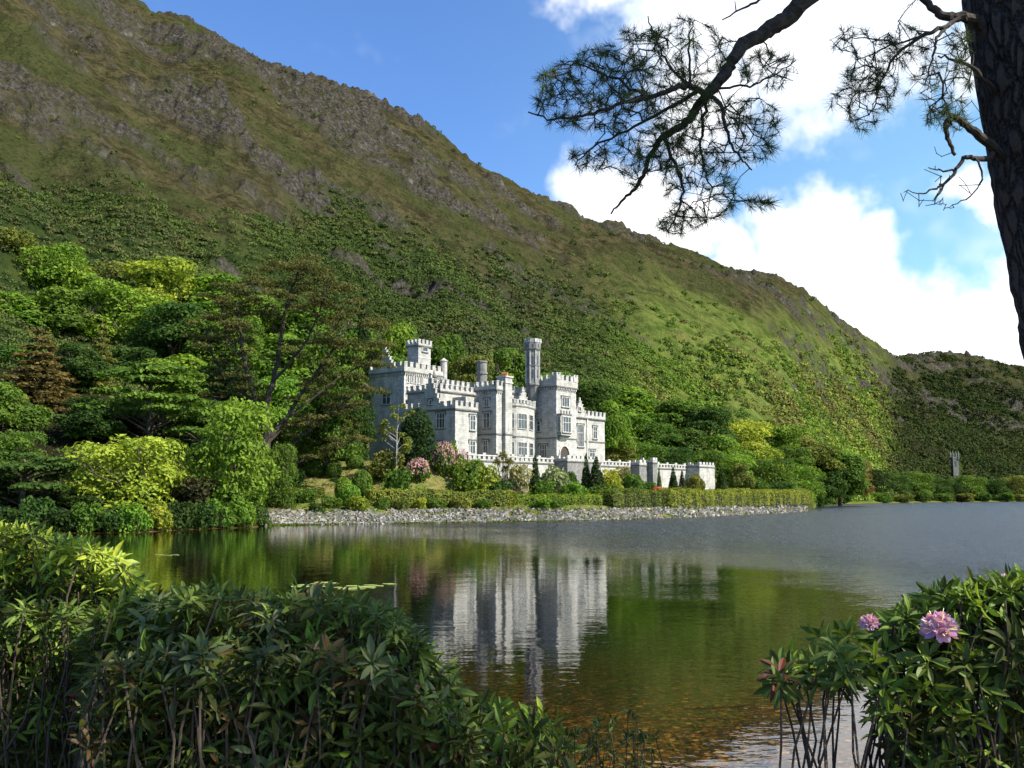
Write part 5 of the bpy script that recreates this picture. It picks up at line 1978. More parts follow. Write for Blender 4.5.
def build_stones():
    rng = np.random.default_rng(3)
    n = 15000
    px = 262 + (806 - 262) * rng.random(n)
    a = acol(px)
    off = rng.uniform(-0.7, 1, n) * 0 + np.where(rng.random(n) < 0.8, rng.uniform(-0.6, 3.2, n), rng.uniform(3.0, 4.6, n))
    y = shore_y(a) + off
    x = a * y
    z = z_land(x, y) + 0.05
    z = np.where(off < 0, 0.0, z)
    size = (0.08 + 0.30 * rng.random(n) ** 2.2) * (1 + 0.4 * (y > 190))
    keep = fbm(x / 4, y / 4 + off, 301, 3) > 0.36
    scatter_stones('lakeside_stones', np.stack([x, y, z], -1)[keep], size[keep], rng,
                   [(0.22, 0.21, 0.19), (0.15, 0.14, 0.125), (0.33, 0.315, 0.285), (0.26, 0.20, 0.16), (0.12, 0.11, 0.09), (0.10, 0.11, 0.05)], M_STONES, 0.6,
                   'pale grey loose stones piled along the lake bank below the hedge', 'stones')
    # grassy tufts at the water's edge
    n = 11000
    px = rng.choice([275, 300, 330, 420, 455, 500, 530, 560, 600, 640, 690, 725, 760, 795], n) + rng.normal(size=n) * 12
    px = np.clip(px, 262, 806)
    a = acol(px)
    y = shore_y(a) + rng.uniform(-1.0, 1.0, n) + (rng.random(n) < 0.35) * rng.uniform(0, 4.5, n)
    x = a * y
    pos = np.stack([x, y, np.maximum(0, z_land(x, y)) + 0.08], -1)
    v, f = cards(pos, np.tile([0, -0.8, 0.6], (n, 1)), 0.2, rng, 0.8, 0.35)
    mb = MB()
    mb.add(v, f, 0, rng.random(n), (0.085, 0.115, 0.022, 1))
    tag(mb.build('waterside_grass', M_SCRUB), 'green grass tufts at the foot of the stony bank', 'grass', kind='stuff')
    # stones on the bed of the lake in the shallows
    n = 2200
    y = rng.uniform(8.5, 24, n)
    x = rng.uniform(-0.45, 0.55, n) * y
    dep = np.interp(y, [6.3, 9, 14, 22, 34], [0.35, -0.15, -0.34, -0.65, -1.3])
    scatter_stones('lakebed_stones', np.stack([x, y, dep - 0.02], -1), rng.uniform(0.03, 0.085, n), rng,
                   [(0.32, 0.19, 0.07), (0.42, 0.28, 0.11), (0.18, 0.10, 0.04), (0.50, 0.38, 0.17), (0.24, 0.15, 0.07)], M_STONES, 0.35,
                   'brown and amber stones on the lake bed in the shallows', 'stones')


build_stones()


# ------------------------------------------------------------------ white gabled house half hidden by the pine
def white_house():
    Y = 214.0
    b_ = at(361, 410, Y)
    root = empty('white_house', (b_[0], Y, b_[2]), 'white gabled outbuilding half hidden by the big pine left of the castle keep', 'house')
    z0, z1, z2 = b_[2] - 3, at(361, 392, Y)[2], at(361, 382, Y)[2]
    x0, x1 = at(355, 390, Y)[0], at(370, 390, Y)[0]
    mb = MB()
    xm = (x0 + x1) / 2
    v = [[x0, Y, z0], [x1, Y, z0], [x1, Y, z1], [xm, Y, z2], [x0, Y, z1]]
    v2 = [[a, b + 9, c] for a, b, c in v]
    mb.add(v + v2, [[0, 1, 2, 4], [5, 9, 7, 6], [1, 6, 7, 2], [0, 4, 9, 5]])
    mb.add(v + v2, [[4, 2, 3], [9, 8, 7]])
    mb.build('wall', M_WHITEWALL, root)
    rb = MB()
    for s in (-1, 1):
        xe = xm + s * ((x1 - x0) / 2 + 0.25)
        ze = z1 - 0.15
        rb.hexa([[xm, Y - 0.3, z2 + 0.02], [xe, Y - 0.3, ze], [xe, Y + 9.2, ze], [xm, Y + 9.2, z2 + 0.02],
                 [xm, Y - 0.3, z2 + 0.22], [xe, Y - 0.3, ze + 0.2], [xe, Y + 9.2, ze + 0.2], [xm, Y + 9.2, z2 + 0.22]])
    rb.build('roof', M_SLATE, root)
    wb = MB()
    wb.box(xm - 0.5, xm + 0.5, Y - 0.06, Y - 0.01, z1 - 1.8, z1 - 0.3)
    wb.build('window', M_GLASS, root)


white_house()


def church():
    Y = 765.0
    zb = ground_z(at(955, 480, Y)[0], Y)
    c = at(955, 470, Y)
    root = empty('church_tower', (c[0], Y, zb), 'small grey gothic church tower with pinnacles among the far trees at the right', 'church')
    z1 = at(955, 457, Y)[2]
    mb = MB()
    w = 2.1
    x = c[0]
    mb.box(x - w, x + w, Y - w, Y + w, zb - 3, z1)
    mb.box(x - w - 0.3, x + w + 0.3, Y - w - 0.3, Y + w + 0.3, z1 - 1.2, z1 - 0.8)
    mb.build('tower', M_ROUGH, root)
    for sx in (-1, 1):
        for sy in (-1, 1):
            p = MB()
            p.lathe(x + sx * w, Y + sy * w, [(0.6, z1 - 2), (0.6, z1 + 1.5), (0.75, z1 + 1.7), (0.08, z1 + 5.0)], 6)
            p.build('pinnacle', M_ROUGH, root)
    p = MB()
    p.box(x - 0.7, x + 0.7, Y - w - 0.12, Y - w - 0.02, z1 - 7, z1 - 3)
    p.build('belfry_window', M_GLASS, root)


church()


def statue():
    # white statue high on the mountain
    i = int(np.searchsorted(HZ['a'], (43 - 512) / 953.0))
    col = HZ['SY'][i]
    j = int(np.argmin(np.abs(col - 93)))
    x, y, z = HZ['X'][i, j], HZ['Y'][i, j], HZ['Z'][i, j]
    q = 0.5
    mb = MB()
    mb.lathe(x, y, [(a_ * q, z + b_ * q) for a_, b_ in ((1.6, -2), (1.5, 0.8), (0.8, 0.9), (0.75, 2.6), (1.0, 3.4), (0.45, 3.7), (0.5, 4.2), (0.1, 4.6))], 10)
    mb.tube([[x - 1.5 * q, y - 0.2, z + 3.9 * q], [x, y, z + 3.2 * q], [x + 1.5 * q, y - 0.2, z + 3.9 * q]], [0.12, 0.18, 0.12], 6)
    o = mb.build('hillside_statue', mat_plain('white_stone', (0.8, 0.8, 0.78), 0.8, 0.05, 2, 0.1), loc=(x, y, z))
    tag(o, 'tiny white statue with raised arms high on the mountain at the upper left', 'statue')


statue()

# ------------------------------------------------------------------ lily pads
M_PAD = mat_plain('lily_pad_green', (0.26, 0.30, 0.07), 0.5, 0.25, 8, 0.1, spec=0.5)
rng = np.random.default_rng(8)
pads = [(296, 586.5), (303, 585), (311, 586.8), (318, 584), (327, 586.5), (333, 583.2), (340, 587.6), (348, 589), (352, 586), (357, 588.2), (366, 587), (371, 585.2), (378, 585.8), (390, 584), (322, 582.5), (160, 555), (168, 555.3), (176, 554.8)]
first = None
for i, (px, py) in enumerate(pads):
    c = on_z(px, py, 0.012)
    if first is None:
        mb = MB()
        k = 16
        ang = np.linspace(0.25, 2 * math.pi - 0.25, k)
        top = [[0.22 * math.cos(a), 0.22 * math.sin(a), 0.012 + 0.006 * math.sin(5 * a)] for a in ang]
        bot = [[0.22 * math.cos(a), 0.22 * math.sin(a), 0.0] for a in ang]
        v = top + bot + [[0.02, 0, 0.008], [0.02, 0, -0.002]]
        mb.add(v, [[q, q + 1, 2 * k] for q in range(k - 1)] + [[k + q + 1, k + q, 2 * k + 1] for q in range(k - 1)])
        mb.add(v, [[q, k + q, k + q + 1, q + 1] for q in range(k - 1)])
        o = first = mb.build('lily_pad', M_PAD, local=True)
    else:
        o = first.copy()
        COL.objects.link(o)
    o.location = tuple(c)
    s = rng.uniform(0.8, 1.5)
    o.scale = (s * 1.5, s, 1)
    o.rotation_euler = (0, 0, rng.uniform(-0.5, 0.5) if i % 2 else math.pi + rng.uniform(-0.5, 0.5))
    tag(o, 'yellowish lily pad in the drifting row on the calm water' if i < 15 else 'yellowish lily pad near the left hedge on calm water', 'lily pad', 'lily pads floating on the calm water' if i < 15 else 'lily pads beside the left bush')
# ------------------------------------------------------------------ foreground rhododendrons
_LT = np.array([0.0, 0.25, 0.55, 0.82, 1.0])
_LW = np.array([0.16, 0.72, 1.0, 0.62, 0.06])


def leaves(mb, base, axis, nrm, L, W, rng, tint, col, droop=0.25, fold=0.25, m=0):
    """lanceolate leaves: base (n,3), axis (n,3), nrm (n,3) approx up side"""
    n = len(base)
    axis = axis / np.linalg.norm(axis, axis=1)[:, None]
    side = np.cross(axis, nrm)
    side /= np.linalg.norm(side, axis=1)[:, None] + 1e-9
    up = np.cross(side, axis)
    dr = droop * rng.uniform(0.3, 1.6, n)
    L = np.broadcast_to(L, (n,))
    W = np.broadcast_to(W, (n,))
    mid = base[:, None, :] + axis[:, None, :] * (L[:, None] * _LT[None])[:, :, None] - up[:, None, :] * (dr[:, None] * L[:, None] * (_LT ** 2)[None])[:, :, None]
    hw = (W[:, None] * _LW[None] * 0.5)[:, :, None]
    el = mid + side[:, None, :] * hw + up[:, None, :] * hw * fold * 2
    er = mid - side[:, None, :] * hw + up[:, None, :] * hw * fold * 2
    v = np.stack([el, mid, er], 2).reshape(-1, 3)
    q = []
    for r in range(4):
        for c in range(2):
            a = r * 3 + c
            q.append([a, a + 1, a + 4, a + 3])
    q = np.array(q)
    f = (q[None] + (np.arange(n) * 15)[:, None, None]).reshape(-1, 4)
    mb.add(v, f, m, np.repeat(tint, 8), np.repeat(col, 8, 0))


def rosette(mb, c, ax, rng, L, col, k=None, tint=None, spread=(50, 105), wl=0.3):
    k = k or rng.integers(6, 11)
    ax = ax / np.linalg.norm(ax)
    r = np.cross(ax, rng.normal(size=3))
    r /= np.linalg.norm(r)
    b = np.cross(ax, r)
    ang = np.arange(k) * 2.4 + rng.uniform(0, 6.28) + rng.normal(size=k) * 0.15
    el = np.radians(np.linspace(spread[0], spread[1], k) + rng.normal(size=k) * 8)
    rad = r[None] * np.cos(ang)[:, None] + b[None] * np.sin(ang)[:, None]
    d = ax[None] * np.cos(el)[:, None] + rad * np.sin(el)[:, None]
    nr = ax[None] * np.sin(el)[:, None] - rad * np.cos(el)[:, None]
    base = c[None] + d * 0.008 - ax[None] * (np.linspace(0, 0.03, k))[:, None]
    LL = L * rng.uniform(0.75, 1.2, k) * np.linspace(0.75, 1.05, k)
    t = rng.uniform(0.15, 0.85, k) if tint is None else np.full(k, tint)
    cc = np.tile(np.array([*col, 1.0]), (k, 1)) * np.append(np.ones(3), 1)
    leaves(mb, base, d, nr, LL, LL * wl * rng.uniform(0.85, 1.15, k), rng, t, cc)


RG = {'dark': (0.054, 0.062, 0.011), 'mid': (0.090, 0.130, 0.024), 'fresh': (0.16, 0.23, 0.030), 'yellow': (0.30, 0.36, 0.045), 'red': (0.13, 0.035, 0.02), 'brown': (0.13, 0.075, 0.03), 'grey': (0.11, 0.13, 0.055)}


def rhodo(name, label, seed, top_tab, Yr, n, L, palette, base_px, bot=800, base_z=2.15, stems=True, fill_y=None, lean=0.0, wl=0.3, group=None, topbias=1.6, light=None, inner=500, stem_n=1.0):
    """top_tab: silhouette (px, py); Yr: distance range; palette: [(key, weight)]"""
    rng = np.random.default_rng(seed)
    px0, px1 = top_tab[0][0], top_tab[-1][0]
    Ym = sum(Yr) / 2
    bx = at((px0 + px1) / 2, 600, Ym)
    root = empty(name, (bx[0], Ym, base_z), label, 'shrub', group)
    fb, sb = MB(), MB()
    keys = [p[0] for p in palette]
    w = np.array([p[1] for p in palette], float)
    w /= w.sum()
    for i in range(n):
        px = rng.uniform(px0, px1)
        ty = float(interp(px, top_tab))
        edge = min(1, (px - px0) / 45 + 0.25, (px1 - px) / 45 + 0.25)
        u = rng.random() ** topbias
        py = ty + 6 + u * (bot - ty)
        if rng.random() > edge and u > 0.5:
            continue
        Y = rng.uniform(*Yr)
        if u < 0.25:
            Y = rng.uniform(Yr[0] + (Yr[1] - Yr[0]) * 0.25, Yr[1])
        else:
            Y = Yr[0] + (Yr[1] - Yr[0]) * rng.random() ** 1.4 * 0.85
        c = at(px, py, Y)
        ax = np.array([(px - (px0 + px1) / 2) / (px1 - px0) * 0.9 + lean, -0.55 * (0.3 + u), 1.0 - 0.5 * u]) + rng.normal(size=3) * 0.5
        key = rng.choice(keys, p=w)
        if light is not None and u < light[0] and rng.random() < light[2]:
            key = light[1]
        rosette(fb, c, ax, rng, L * rng.uniform(0.8, 1.2), RG[key], wl=wl)
        if stems and rng.random() < stem_n:
            b0 = at(base_px[0] + (base_px[1] - base_px[0]) * (px - px0) / (px1 - px0) + rng.normal() * 22, 700, Y * rng.uniform(0.95, 1.02))
            b0[2] = base_z + rng.uniform(-0.15, 0.1)
            k1 = b0 + (c - b0) * 0.35 + rng.normal(size=3) * np.array([0.2, 0.1, 0.05])
            k2 = b0 + (c - b0) * 0.72 + rng.normal(size=3) * np.array([0.12, 0.06, 0.04])
            tt = np.linspace(0, 1, 8)[:, None]
            P = (1 - tt) ** 3 * b0 + 3 * (1 - tt) ** 2 * tt * k1 + 3 * (1 - tt) * tt ** 2 * k2 + tt ** 3 * c
            P[1:-1] += rng.normal(size=(6, 3)) * 0.014
            sb.tube(P, np.linspace(rng.uniform(0.006, 0.011), 0.0028, 8), 5)
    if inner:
        # leaves deep inside the bush, its inner shade put into their darker colour
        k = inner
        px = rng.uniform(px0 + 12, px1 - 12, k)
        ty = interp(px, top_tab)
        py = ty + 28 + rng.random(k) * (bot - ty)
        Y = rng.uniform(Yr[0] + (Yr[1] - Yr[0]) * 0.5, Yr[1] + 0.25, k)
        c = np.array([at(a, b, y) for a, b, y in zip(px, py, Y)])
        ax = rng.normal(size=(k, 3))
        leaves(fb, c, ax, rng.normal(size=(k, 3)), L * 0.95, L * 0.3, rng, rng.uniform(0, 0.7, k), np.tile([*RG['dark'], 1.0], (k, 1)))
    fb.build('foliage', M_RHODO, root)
    sb.build('stems', M_TWIG, root)
    return root


def truss(root, px, py, Y, rpx, seed):
    """a round head of pink-purple rhododendron flowers"""
    rng = np.random.default_rng(seed)
    c = at(px, py, Y)
    R = rpx / 1000 * Y
    mb = MB()
    k = 16
    for i in range(k):
        z = 1 - (i + 0.5) / k * 1.25
        a = i * 2.4
        s = math.sqrt(max(0, 1 - z * z))
        d = np.array([s * math.cos(a), s * math.sin(a), z])
        fc = c + d * R * 0.45
        r_ = np.cross(d, [0.3, 0.2, 0.9])
        r_ /= np.linalg.norm(r_)
        b_ = np.cross(d, r_)
        for p in range(5):
            t = p * 2 * math.pi / 5 + rng.uniform(-0.1, 0.1)
            ax = d * 0.75 + (r_ * math.cos(t) + b_ * math.sin(t)) * 0.8
            leaves(mb, fc[None], ax[None], d[None], R * 0.62, R * 0.46, rng, np.array([rng.uniform(0.2, 0.9)]),
                   np.array([[0.64, 0.33, 0.62, 1.0]]) * np.array([1, rng.uniform(0.8, 1.4), 1, 1]), droop=-0.1, fold=-0.1)
        for q in range(2):
            e = fc + d * R * 0.55 + rng.normal(size=3) * R * 0.12
            mb.tube([fc, e], [R * 0.012, R * 0.02], 3, 0, 0.9, )
    return mb.build('flower', M_PETAL, root)


rhodo('rhododendron', 'yellow-green sunlit rhododendron bush at the left edge of the near bank', 101,
      [(-120, 520), (-30, 522), (0, 524), (30, 527), (60, 536), (95, 543), (120, 556), (140, 575), (150, 600), (152, 640)], (3.9, 5.6), 2000, 0.070,
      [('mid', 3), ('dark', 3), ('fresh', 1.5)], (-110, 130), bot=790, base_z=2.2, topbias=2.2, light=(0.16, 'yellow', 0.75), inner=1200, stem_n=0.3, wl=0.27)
rhodo('rhododendron', 'broad dark green rhododendron bush in shade at the bottom centre-left', 102,
      [(84, 640), (95, 612), (120, 600), (160, 592), (205, 585), (250, 590), (300, 586), (345, 594), (385, 605), (415, 632), (440, 660), (462, 690), (480, 730)], (2.9, 4.2), 2300, 0.064,
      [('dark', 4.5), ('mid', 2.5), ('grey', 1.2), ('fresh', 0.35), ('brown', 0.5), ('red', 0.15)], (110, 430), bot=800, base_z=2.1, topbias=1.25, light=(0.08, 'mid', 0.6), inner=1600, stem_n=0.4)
rhodo('rhododendron_sapling', 'small fresh green rhododendron shoots right of the broad dark bush', 103,
      [(455, 700), (480, 690), (505, 700), (530, 706), (552, 712), (566, 735)], (3.2, 4.0), 110, 0.07,
      [('mid', 3), ('dark', 2), ('fresh', 1.2), ('yellow', 0.3)], (460, 540), bot=790, base_z=2.1, topbias=1.0, light=(0.2, 'fresh', 0.5), inner=60)
rb_ = rhodo('flowering_rhododendron', 'rhododendron with purple flower heads and bare stems at the lower right', 104,
            [(876, 640), (890, 618), (905, 610), (925, 600), (950, 590), (975, 584), (1000, 578), (1024, 578), (1060, 570), (1110, 565)], (2.7, 3.7), 820, 0.064,
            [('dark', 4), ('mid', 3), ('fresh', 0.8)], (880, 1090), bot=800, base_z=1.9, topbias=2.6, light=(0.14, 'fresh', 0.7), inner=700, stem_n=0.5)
truss(rb_, 939, 630, 2.72, 19, 1)
truss(rb_, 869, 624, 2.95, 10, 2)
truss(rb_, 1003, 583, 3.3, 9, 3)
rhodo('leggy_rhododendron', 'leggy rhododendron with open bare stems over the bright water left of the flower heads', 105,
      [(768, 664), (785, 650), (805, 642), (830, 618), (850, 626), (872, 630), (890, 640)], (2.7, 3.3), 62, 0.062,
      [('mid', 3), ('dark', 2.5), ('fresh', 0.8), ('red', 0.25)], (790, 905), bot=678, base_z=1.9, topbias=1.0, light=(0.2, 'fresh', 0.4), inner=0, stem_n=0.3)


def fine_plant():
    rng = np.random.default_rng(106)
    c0 = at(625, 760, 3.6)
    root = empty('bog_myrtle', (c0[0], 3.6, 2.3), 'feathery small-leaved green plant at the bottom edge right of the rhododendron shoots', 'shrub')
    fb, sb = MB(), MB()
    for k in range(34):
        px = rng.uniform(545, 655)
        top = float(interp(px, [(545, 745), (590, 722), (610, 715), (635, 706), (655, 740)])) + rng.random() ** 1.5 * 45
        Y = rng.uniform(3.4, 4.0)
        c = at(px, top, Y)
        b0 = at(600 + (px - 600) * 0.6, 800, Y)
        b0[2] = 2.35
        tt = np.linspace(0, 1, 10)[:, None]
        P = b0 * (1 - tt) + c * tt + np.array([0.04 * rng.normal(), 0, 0]) * np.sin(tt * 3.1)
        P += rng.normal(size=P.shape) * 0.004
        sb.tube(P, np.linspace(0.004, 0.0015, 10), 4)
        for q in range(2, 10):
            for _ in range(7):
                d = rng.normal(size=3) + [0, 0, 0.5]
                leaves(fb, (P[q] + rng.normal(size=3) * 0.008)[None], d[None], rng.normal(size=(1, 3)) + [[0, 0, 1]], 0.026, 0.010, rng, np.array([rng.random()]), np.array([[0.055, 0.085, 0.022, 1.0]]))
    fb.build('foliage', M_RHODO, root)
    sb.build('stems', M_TWIG, root)


fine_plant()


def grass_clump():
    rng = np.random.default_rng(9)
    n = 2600
    x = rng.uniform(-2.6, -0.2, n)
    y = rng.uniform(3.2, 4.8, n)
    pos = np.stack([x, y, np.full(n, 2.3)], -1)
    d = rng.normal(size=(n, 3)) * 0.35 + [0, 0, 1]
    mb = MB()
    leaves(mb, pos, d, rng.normal(size=(n, 3)), rng.uniform(0.12, 0.3, n), 0.007, rng, rng.random(n), np.tile([0.06, 0.09, 0.022, 1.0], (n, 1)), droop=0.5)
    tag(mb.build('bank_grass', M_SCRUB), 'thin grass growing on the near bank under the bushes', 'grass', kind='stuff')


grass_clump()


# ------------------------------------------------------------------ the near pine: trunk, branches, needles
def near_pine():
    rng = np.random.default_rng(55)
    Y = 5.0
    foot = at(1112, 780, Y)
    root = empty('pine_tree', (foot[0], Y, 2.0), 'dark rough-barked pine trunk at the right edge with needled branches hanging over the lake', 'tree')
    m = bpy.data.materials.new('pine_trunk_bark')
    nt = NT(m)
    geo = nd(nt, 'ShaderNodeNewGeometry')
    mp = nd(nt, 'ShaderNodeMapping', ins={'Vector': geo.outputs['Position']})
    mp.inputs['Scale'].default_value = (1, 1, 0.32)
    n0 = nd(nt, 'ShaderNodeTexNoise', ins={'Vector': mp.outputs[0], 'Scale': 9.0, 'Detail': 4.0})
    vv = nd(nt, 'ShaderNodeVectorMath', operation='ADD', ins={0: mp.outputs[0], 1: nd(nt, 'ShaderNodeVectorMath', operation='SCALE', ins={0: n0.outputs['Color'], 'Scale': 0.09}).outputs[0]})
    vo = nd(nt, 'ShaderNodeTexVoronoi', feature='DISTANCE_TO_EDGE', ins={'Vector': vv.outputs[0], 'Scale': 17.0})
    n2 = noise(nt, geo.outputs['Position'], 60, 5, 0.65)
    crack = smooth(nt, vo.outputs['Distance'], 0.02, 0.22)
    c = mixc(nt, crack, (0.016, 0.011, 0.010), (0.085, 0.058, 0.045))
    c = mixc(nt, smooth(nt, n2, 0.4, 0.7, 0, 0.6), c, (0.11, 0.10, 0.09))
    hh = mth(nt, 'MULTIPLY_ADD', n2, 0.35, crack)
    bp = nd(nt, 'ShaderNodeBump', ins={'Height': hh, 'Strength': 1.0, 'Distance': 0.03})
    b = nd(nt, 'ShaderNodeBsdfPrincipled', ins={'Base Color': c, 'Roughness': 0.95, 'Normal': bp.outputs[0]})
    b.inputs['Specular IOR Level'].default_value = 0.15
    bsdf_out(nt, b.outputs[0])
    # trunk: left edge measured in the photo, radius 0.29 m
    R0 = 0.29
    edge = [(962, -160), (964, -80), (967, 0), (976, 43), (984, 86), (995, 142), (1004, 198), (1017, 258), (1025, 301), (1032, 335), (1046, 400), (1062, 500), (1084, 650), (1104, 790)]
    pts = []
    for ex, ey in edge:
        e = at(ex, ey, Y)
        pts.append([e[0] + R0, Y, e[2]])
    pts = np.array(pts)[::-1]
    pts[0][2] = 1.6
    up = pts[-1]
    ext = np.array([[up[0] - 0.05, Y, up[2] + 1.2], [up[0] + 0.1, Y + 0.1, up[2] + 2.8], [up[0] + 0.2, Y + 0.1, up[2] + 4.6]])
    pts = np.vstack([pts, ext])
    k = np.linspace(0, len(pts) - 1, 90)
    P = np.stack([np.interp(k, np.arange(len(pts)), pts[:, i]) for i in range(3)], -1)
    rad = np.interp(k, [0, 3, 12, len(pts) - 1], [0.36, 0.31, 0.28, 0.12])
    tb = MB()
    ns = 56
    ang = np.arange(ns) * 2 * math.pi / ns
    rg = []
    for i, (p, r) in enumerate(zip(P, rad)):
        rr = r * (1 + 0.10 * (fbm(ang * 3.2 + 3, np.full(ns, i * 0.35), 7, 4, 0.6, True) - 0.5) * 2 * 0.7)
        rr[-1] = rr[-1]
        rg.append(np.stack([p[0] + rr * np.cos(ang), p[1] + rr * np.sin(ang), np.full(ns, p[2])], -1))
    tb.rings(rg)
    tb.build('trunk', m, root, smooth_=True)

    # ---- branches: skeleton polylines then growth towards foliage points
    def grow(skel, targets, Yb, tuft, r_tip=0.0022, needle=0.045, bare=False, jitter=0.02, seed=1, rscale=1.0):
        rg_ = np.random.default_rng(seed)
        nodes, parent, fixed, lines = [], [], {}, []
        for line in skel:
            prev = None
            L = np.array([at(a, b_, y) for a, b_, y in line[0]])
            kk = np.linspace(0, len(L) - 1, max(2, int(len(L) * 4)))
            L = np.stack([np.interp(kk, np.arange(len(L)), L[:, i]) for i in range(3)], -1)
            for _ in range(3):
                L[1:-1] = (L[:-2] + 2 * L[1:-1] + L[2:]) / 4
            L[1:-1] += rg_.normal(size=(len(L) - 2, 3)) * 0.004
            RR = np.linspace(line[1], line[2], len(L))
            for q, (p, r) in enumerate(zip(L, RR)):
                if prev is None and nodes:
                    d = np.linalg.norm(np.array(nodes) - p, axis=1)
                    pi_ = int(np.argmin(d))
                    nodes.append(p)
                    parent.append(pi_ if d[pi_] < 0.3 else -1)
                else:
                    nodes.append(p)
                    parent.append(prev if prev is not None else -1)
                fixed[len(nodes) - 1] = r
                prev = len(nodes) - 1
            lines.append((L if parent[len(nodes) - len(L)] < 0 else np.vstack([nodes[parent[len(nodes) - len(L)]], L]), RR if parent[len(nodes) - len(L)] < 0 else np.append(RR[0], RR)))
        n_sk = len(nodes)
        T = np.array(targets)
        left = list(range(len(T)))
        N_ = np.array(nodes)
        dmin = np.min(np.linalg.norm(T[:, None] - N_[None], axis=2), axis=1)
        order = np.argsort(dmin)
        tips = []
        for ti in order:
            p = T[ti]
            Nn = np.array(nodes)
            d = np.linalg.norm(Nn - p, axis=1) + 0.25 * np.linalg.norm(Nn - Nn[0], axis=1) * 0
            j = int(np.argmin(d))
            if d[j] < 0.02:
                continue
            src = Nn[j]
            dist = d[j]
            steps = max(1, int(dist / 0.05))
            mid = (src + p) / 2 + rg_.normal(size=3) * dist * 0.13 + np.array([0, 0, 0.05 * dist])
            prev = j
            for q in range(1, steps + 1):
                t = q / steps
                x = (1 - t) ** 2 * src + 2 * (1 - t) * t * mid + t * t * p
                nodes.append(x)
                parent.append(prev)
                prev = len(nodes) - 1
            tips.append(prev)
        n = len(nodes)
        w = np.zeros(n)
        ch = [[] for _ in range(n)]
        for i in range(n):
            if parent[i] >= 0:
                ch[parent[i]].append(i)
        for i in range(n - 1, n_sk - 1, -1):
            w[i] = max(1.0, w[i]) if not ch[i] else w[i]
            w[parent[i]] += w[i] if w[i] else 1.0
        rad = r_tip * rscale * np.power(np.maximum(w, 1), 0.42)
        for i, r in fixed.items():
            rad[i] = r
        sb = MB()
        Nn = np.array(nodes)
        done = set()
        for L, RR in lines:
            keepm = np.append(True, np.linalg.norm(np.diff(L, axis=0), axis=1) > 1e-4)
            sb.tube(L[keepm], RR[keepm], 9, rough=0.10, rng=rg_)
        for i in range(n_sk, n):
            if parent[i] >= 0:
                a, b_ = parent[i], i
                ra = min(rad[a], rad[b_] * 1.6) if i >= n_sk else rad[a]
                ra = min(ra, rad[b_] * 1.4)
                dd = (Nn[b_] - Nn[a]) * 0.08
                sb.tube([Nn[a] - dd, Nn[b_] + dd], [ra, rad[b_]], 5)
        nb = MB()
        if not bare:
            V, Fq, tn = [], [], []
            for i in range(n_sk, n):
                tipf = not ch[i]
                if not tipf and rg_.random() > 0.38:
                    continue
                d = Nn[i] - Nn[parent[i]]
                d = d / (np.linalg.norm(d) + 1e-9)
                k = int(tuft * (1.5 if tipf else 0.55))
                dirs = d[None] * 0.75 + rg_.normal(size=(k, 3)) * 0.62
                dirs /= np.linalg.norm(dirs, axis=1)[:, None]
                b0 = Nn[i] - d[None] * rg_.uniform(0, 0.05, (k, 1))
                e = b0 + dirs * needle * rg_.uniform(0.7, 1.25, (k, 1))
                s = np.cross(dirs, rg_.normal(size=(k, 3)))
                s = s / np.linalg.norm(s, axis=1)[:, None] * 0.0010
                V.append(np.stack([b0 - s, b0 + s, e + s * 0.4, e - s * 0.4], 1).reshape(-1, 3))
                tn.append(np.clip(rg_.normal(0.5, 0.15) + rg_.normal(size=k) * 0.1, 0, 1))
            V = np.vstack(V)
            tn = np.concatenate(tn)
            f = np.arange(len(V)).reshape(-1, 4)
            nb.add(V, f, 0, tn)
        return sb, nb

    def cloud(ells, rg_, Yb, dY):
        out = []
        for cx, cy, rx, ry, k in ells:
            k = int(k * 1.45)
            for _ in range(k):
                a = rg_.uniform(0, 6.28)
                r = math.sqrt(rg_.random())
                out.append(at(cx + rx * r * math.cos(a), cy + ry * r * math.sin(a), Yb + rg_.normal() * dY))
        return out

    bm = mat_plain('pine_branch_bark', (0.045, 0.033, 0.028), 0.95, 0.4, 25, 0.6, dist=0.006)
    r1 = np.random.default_rng(56)
    Yb = 4.6
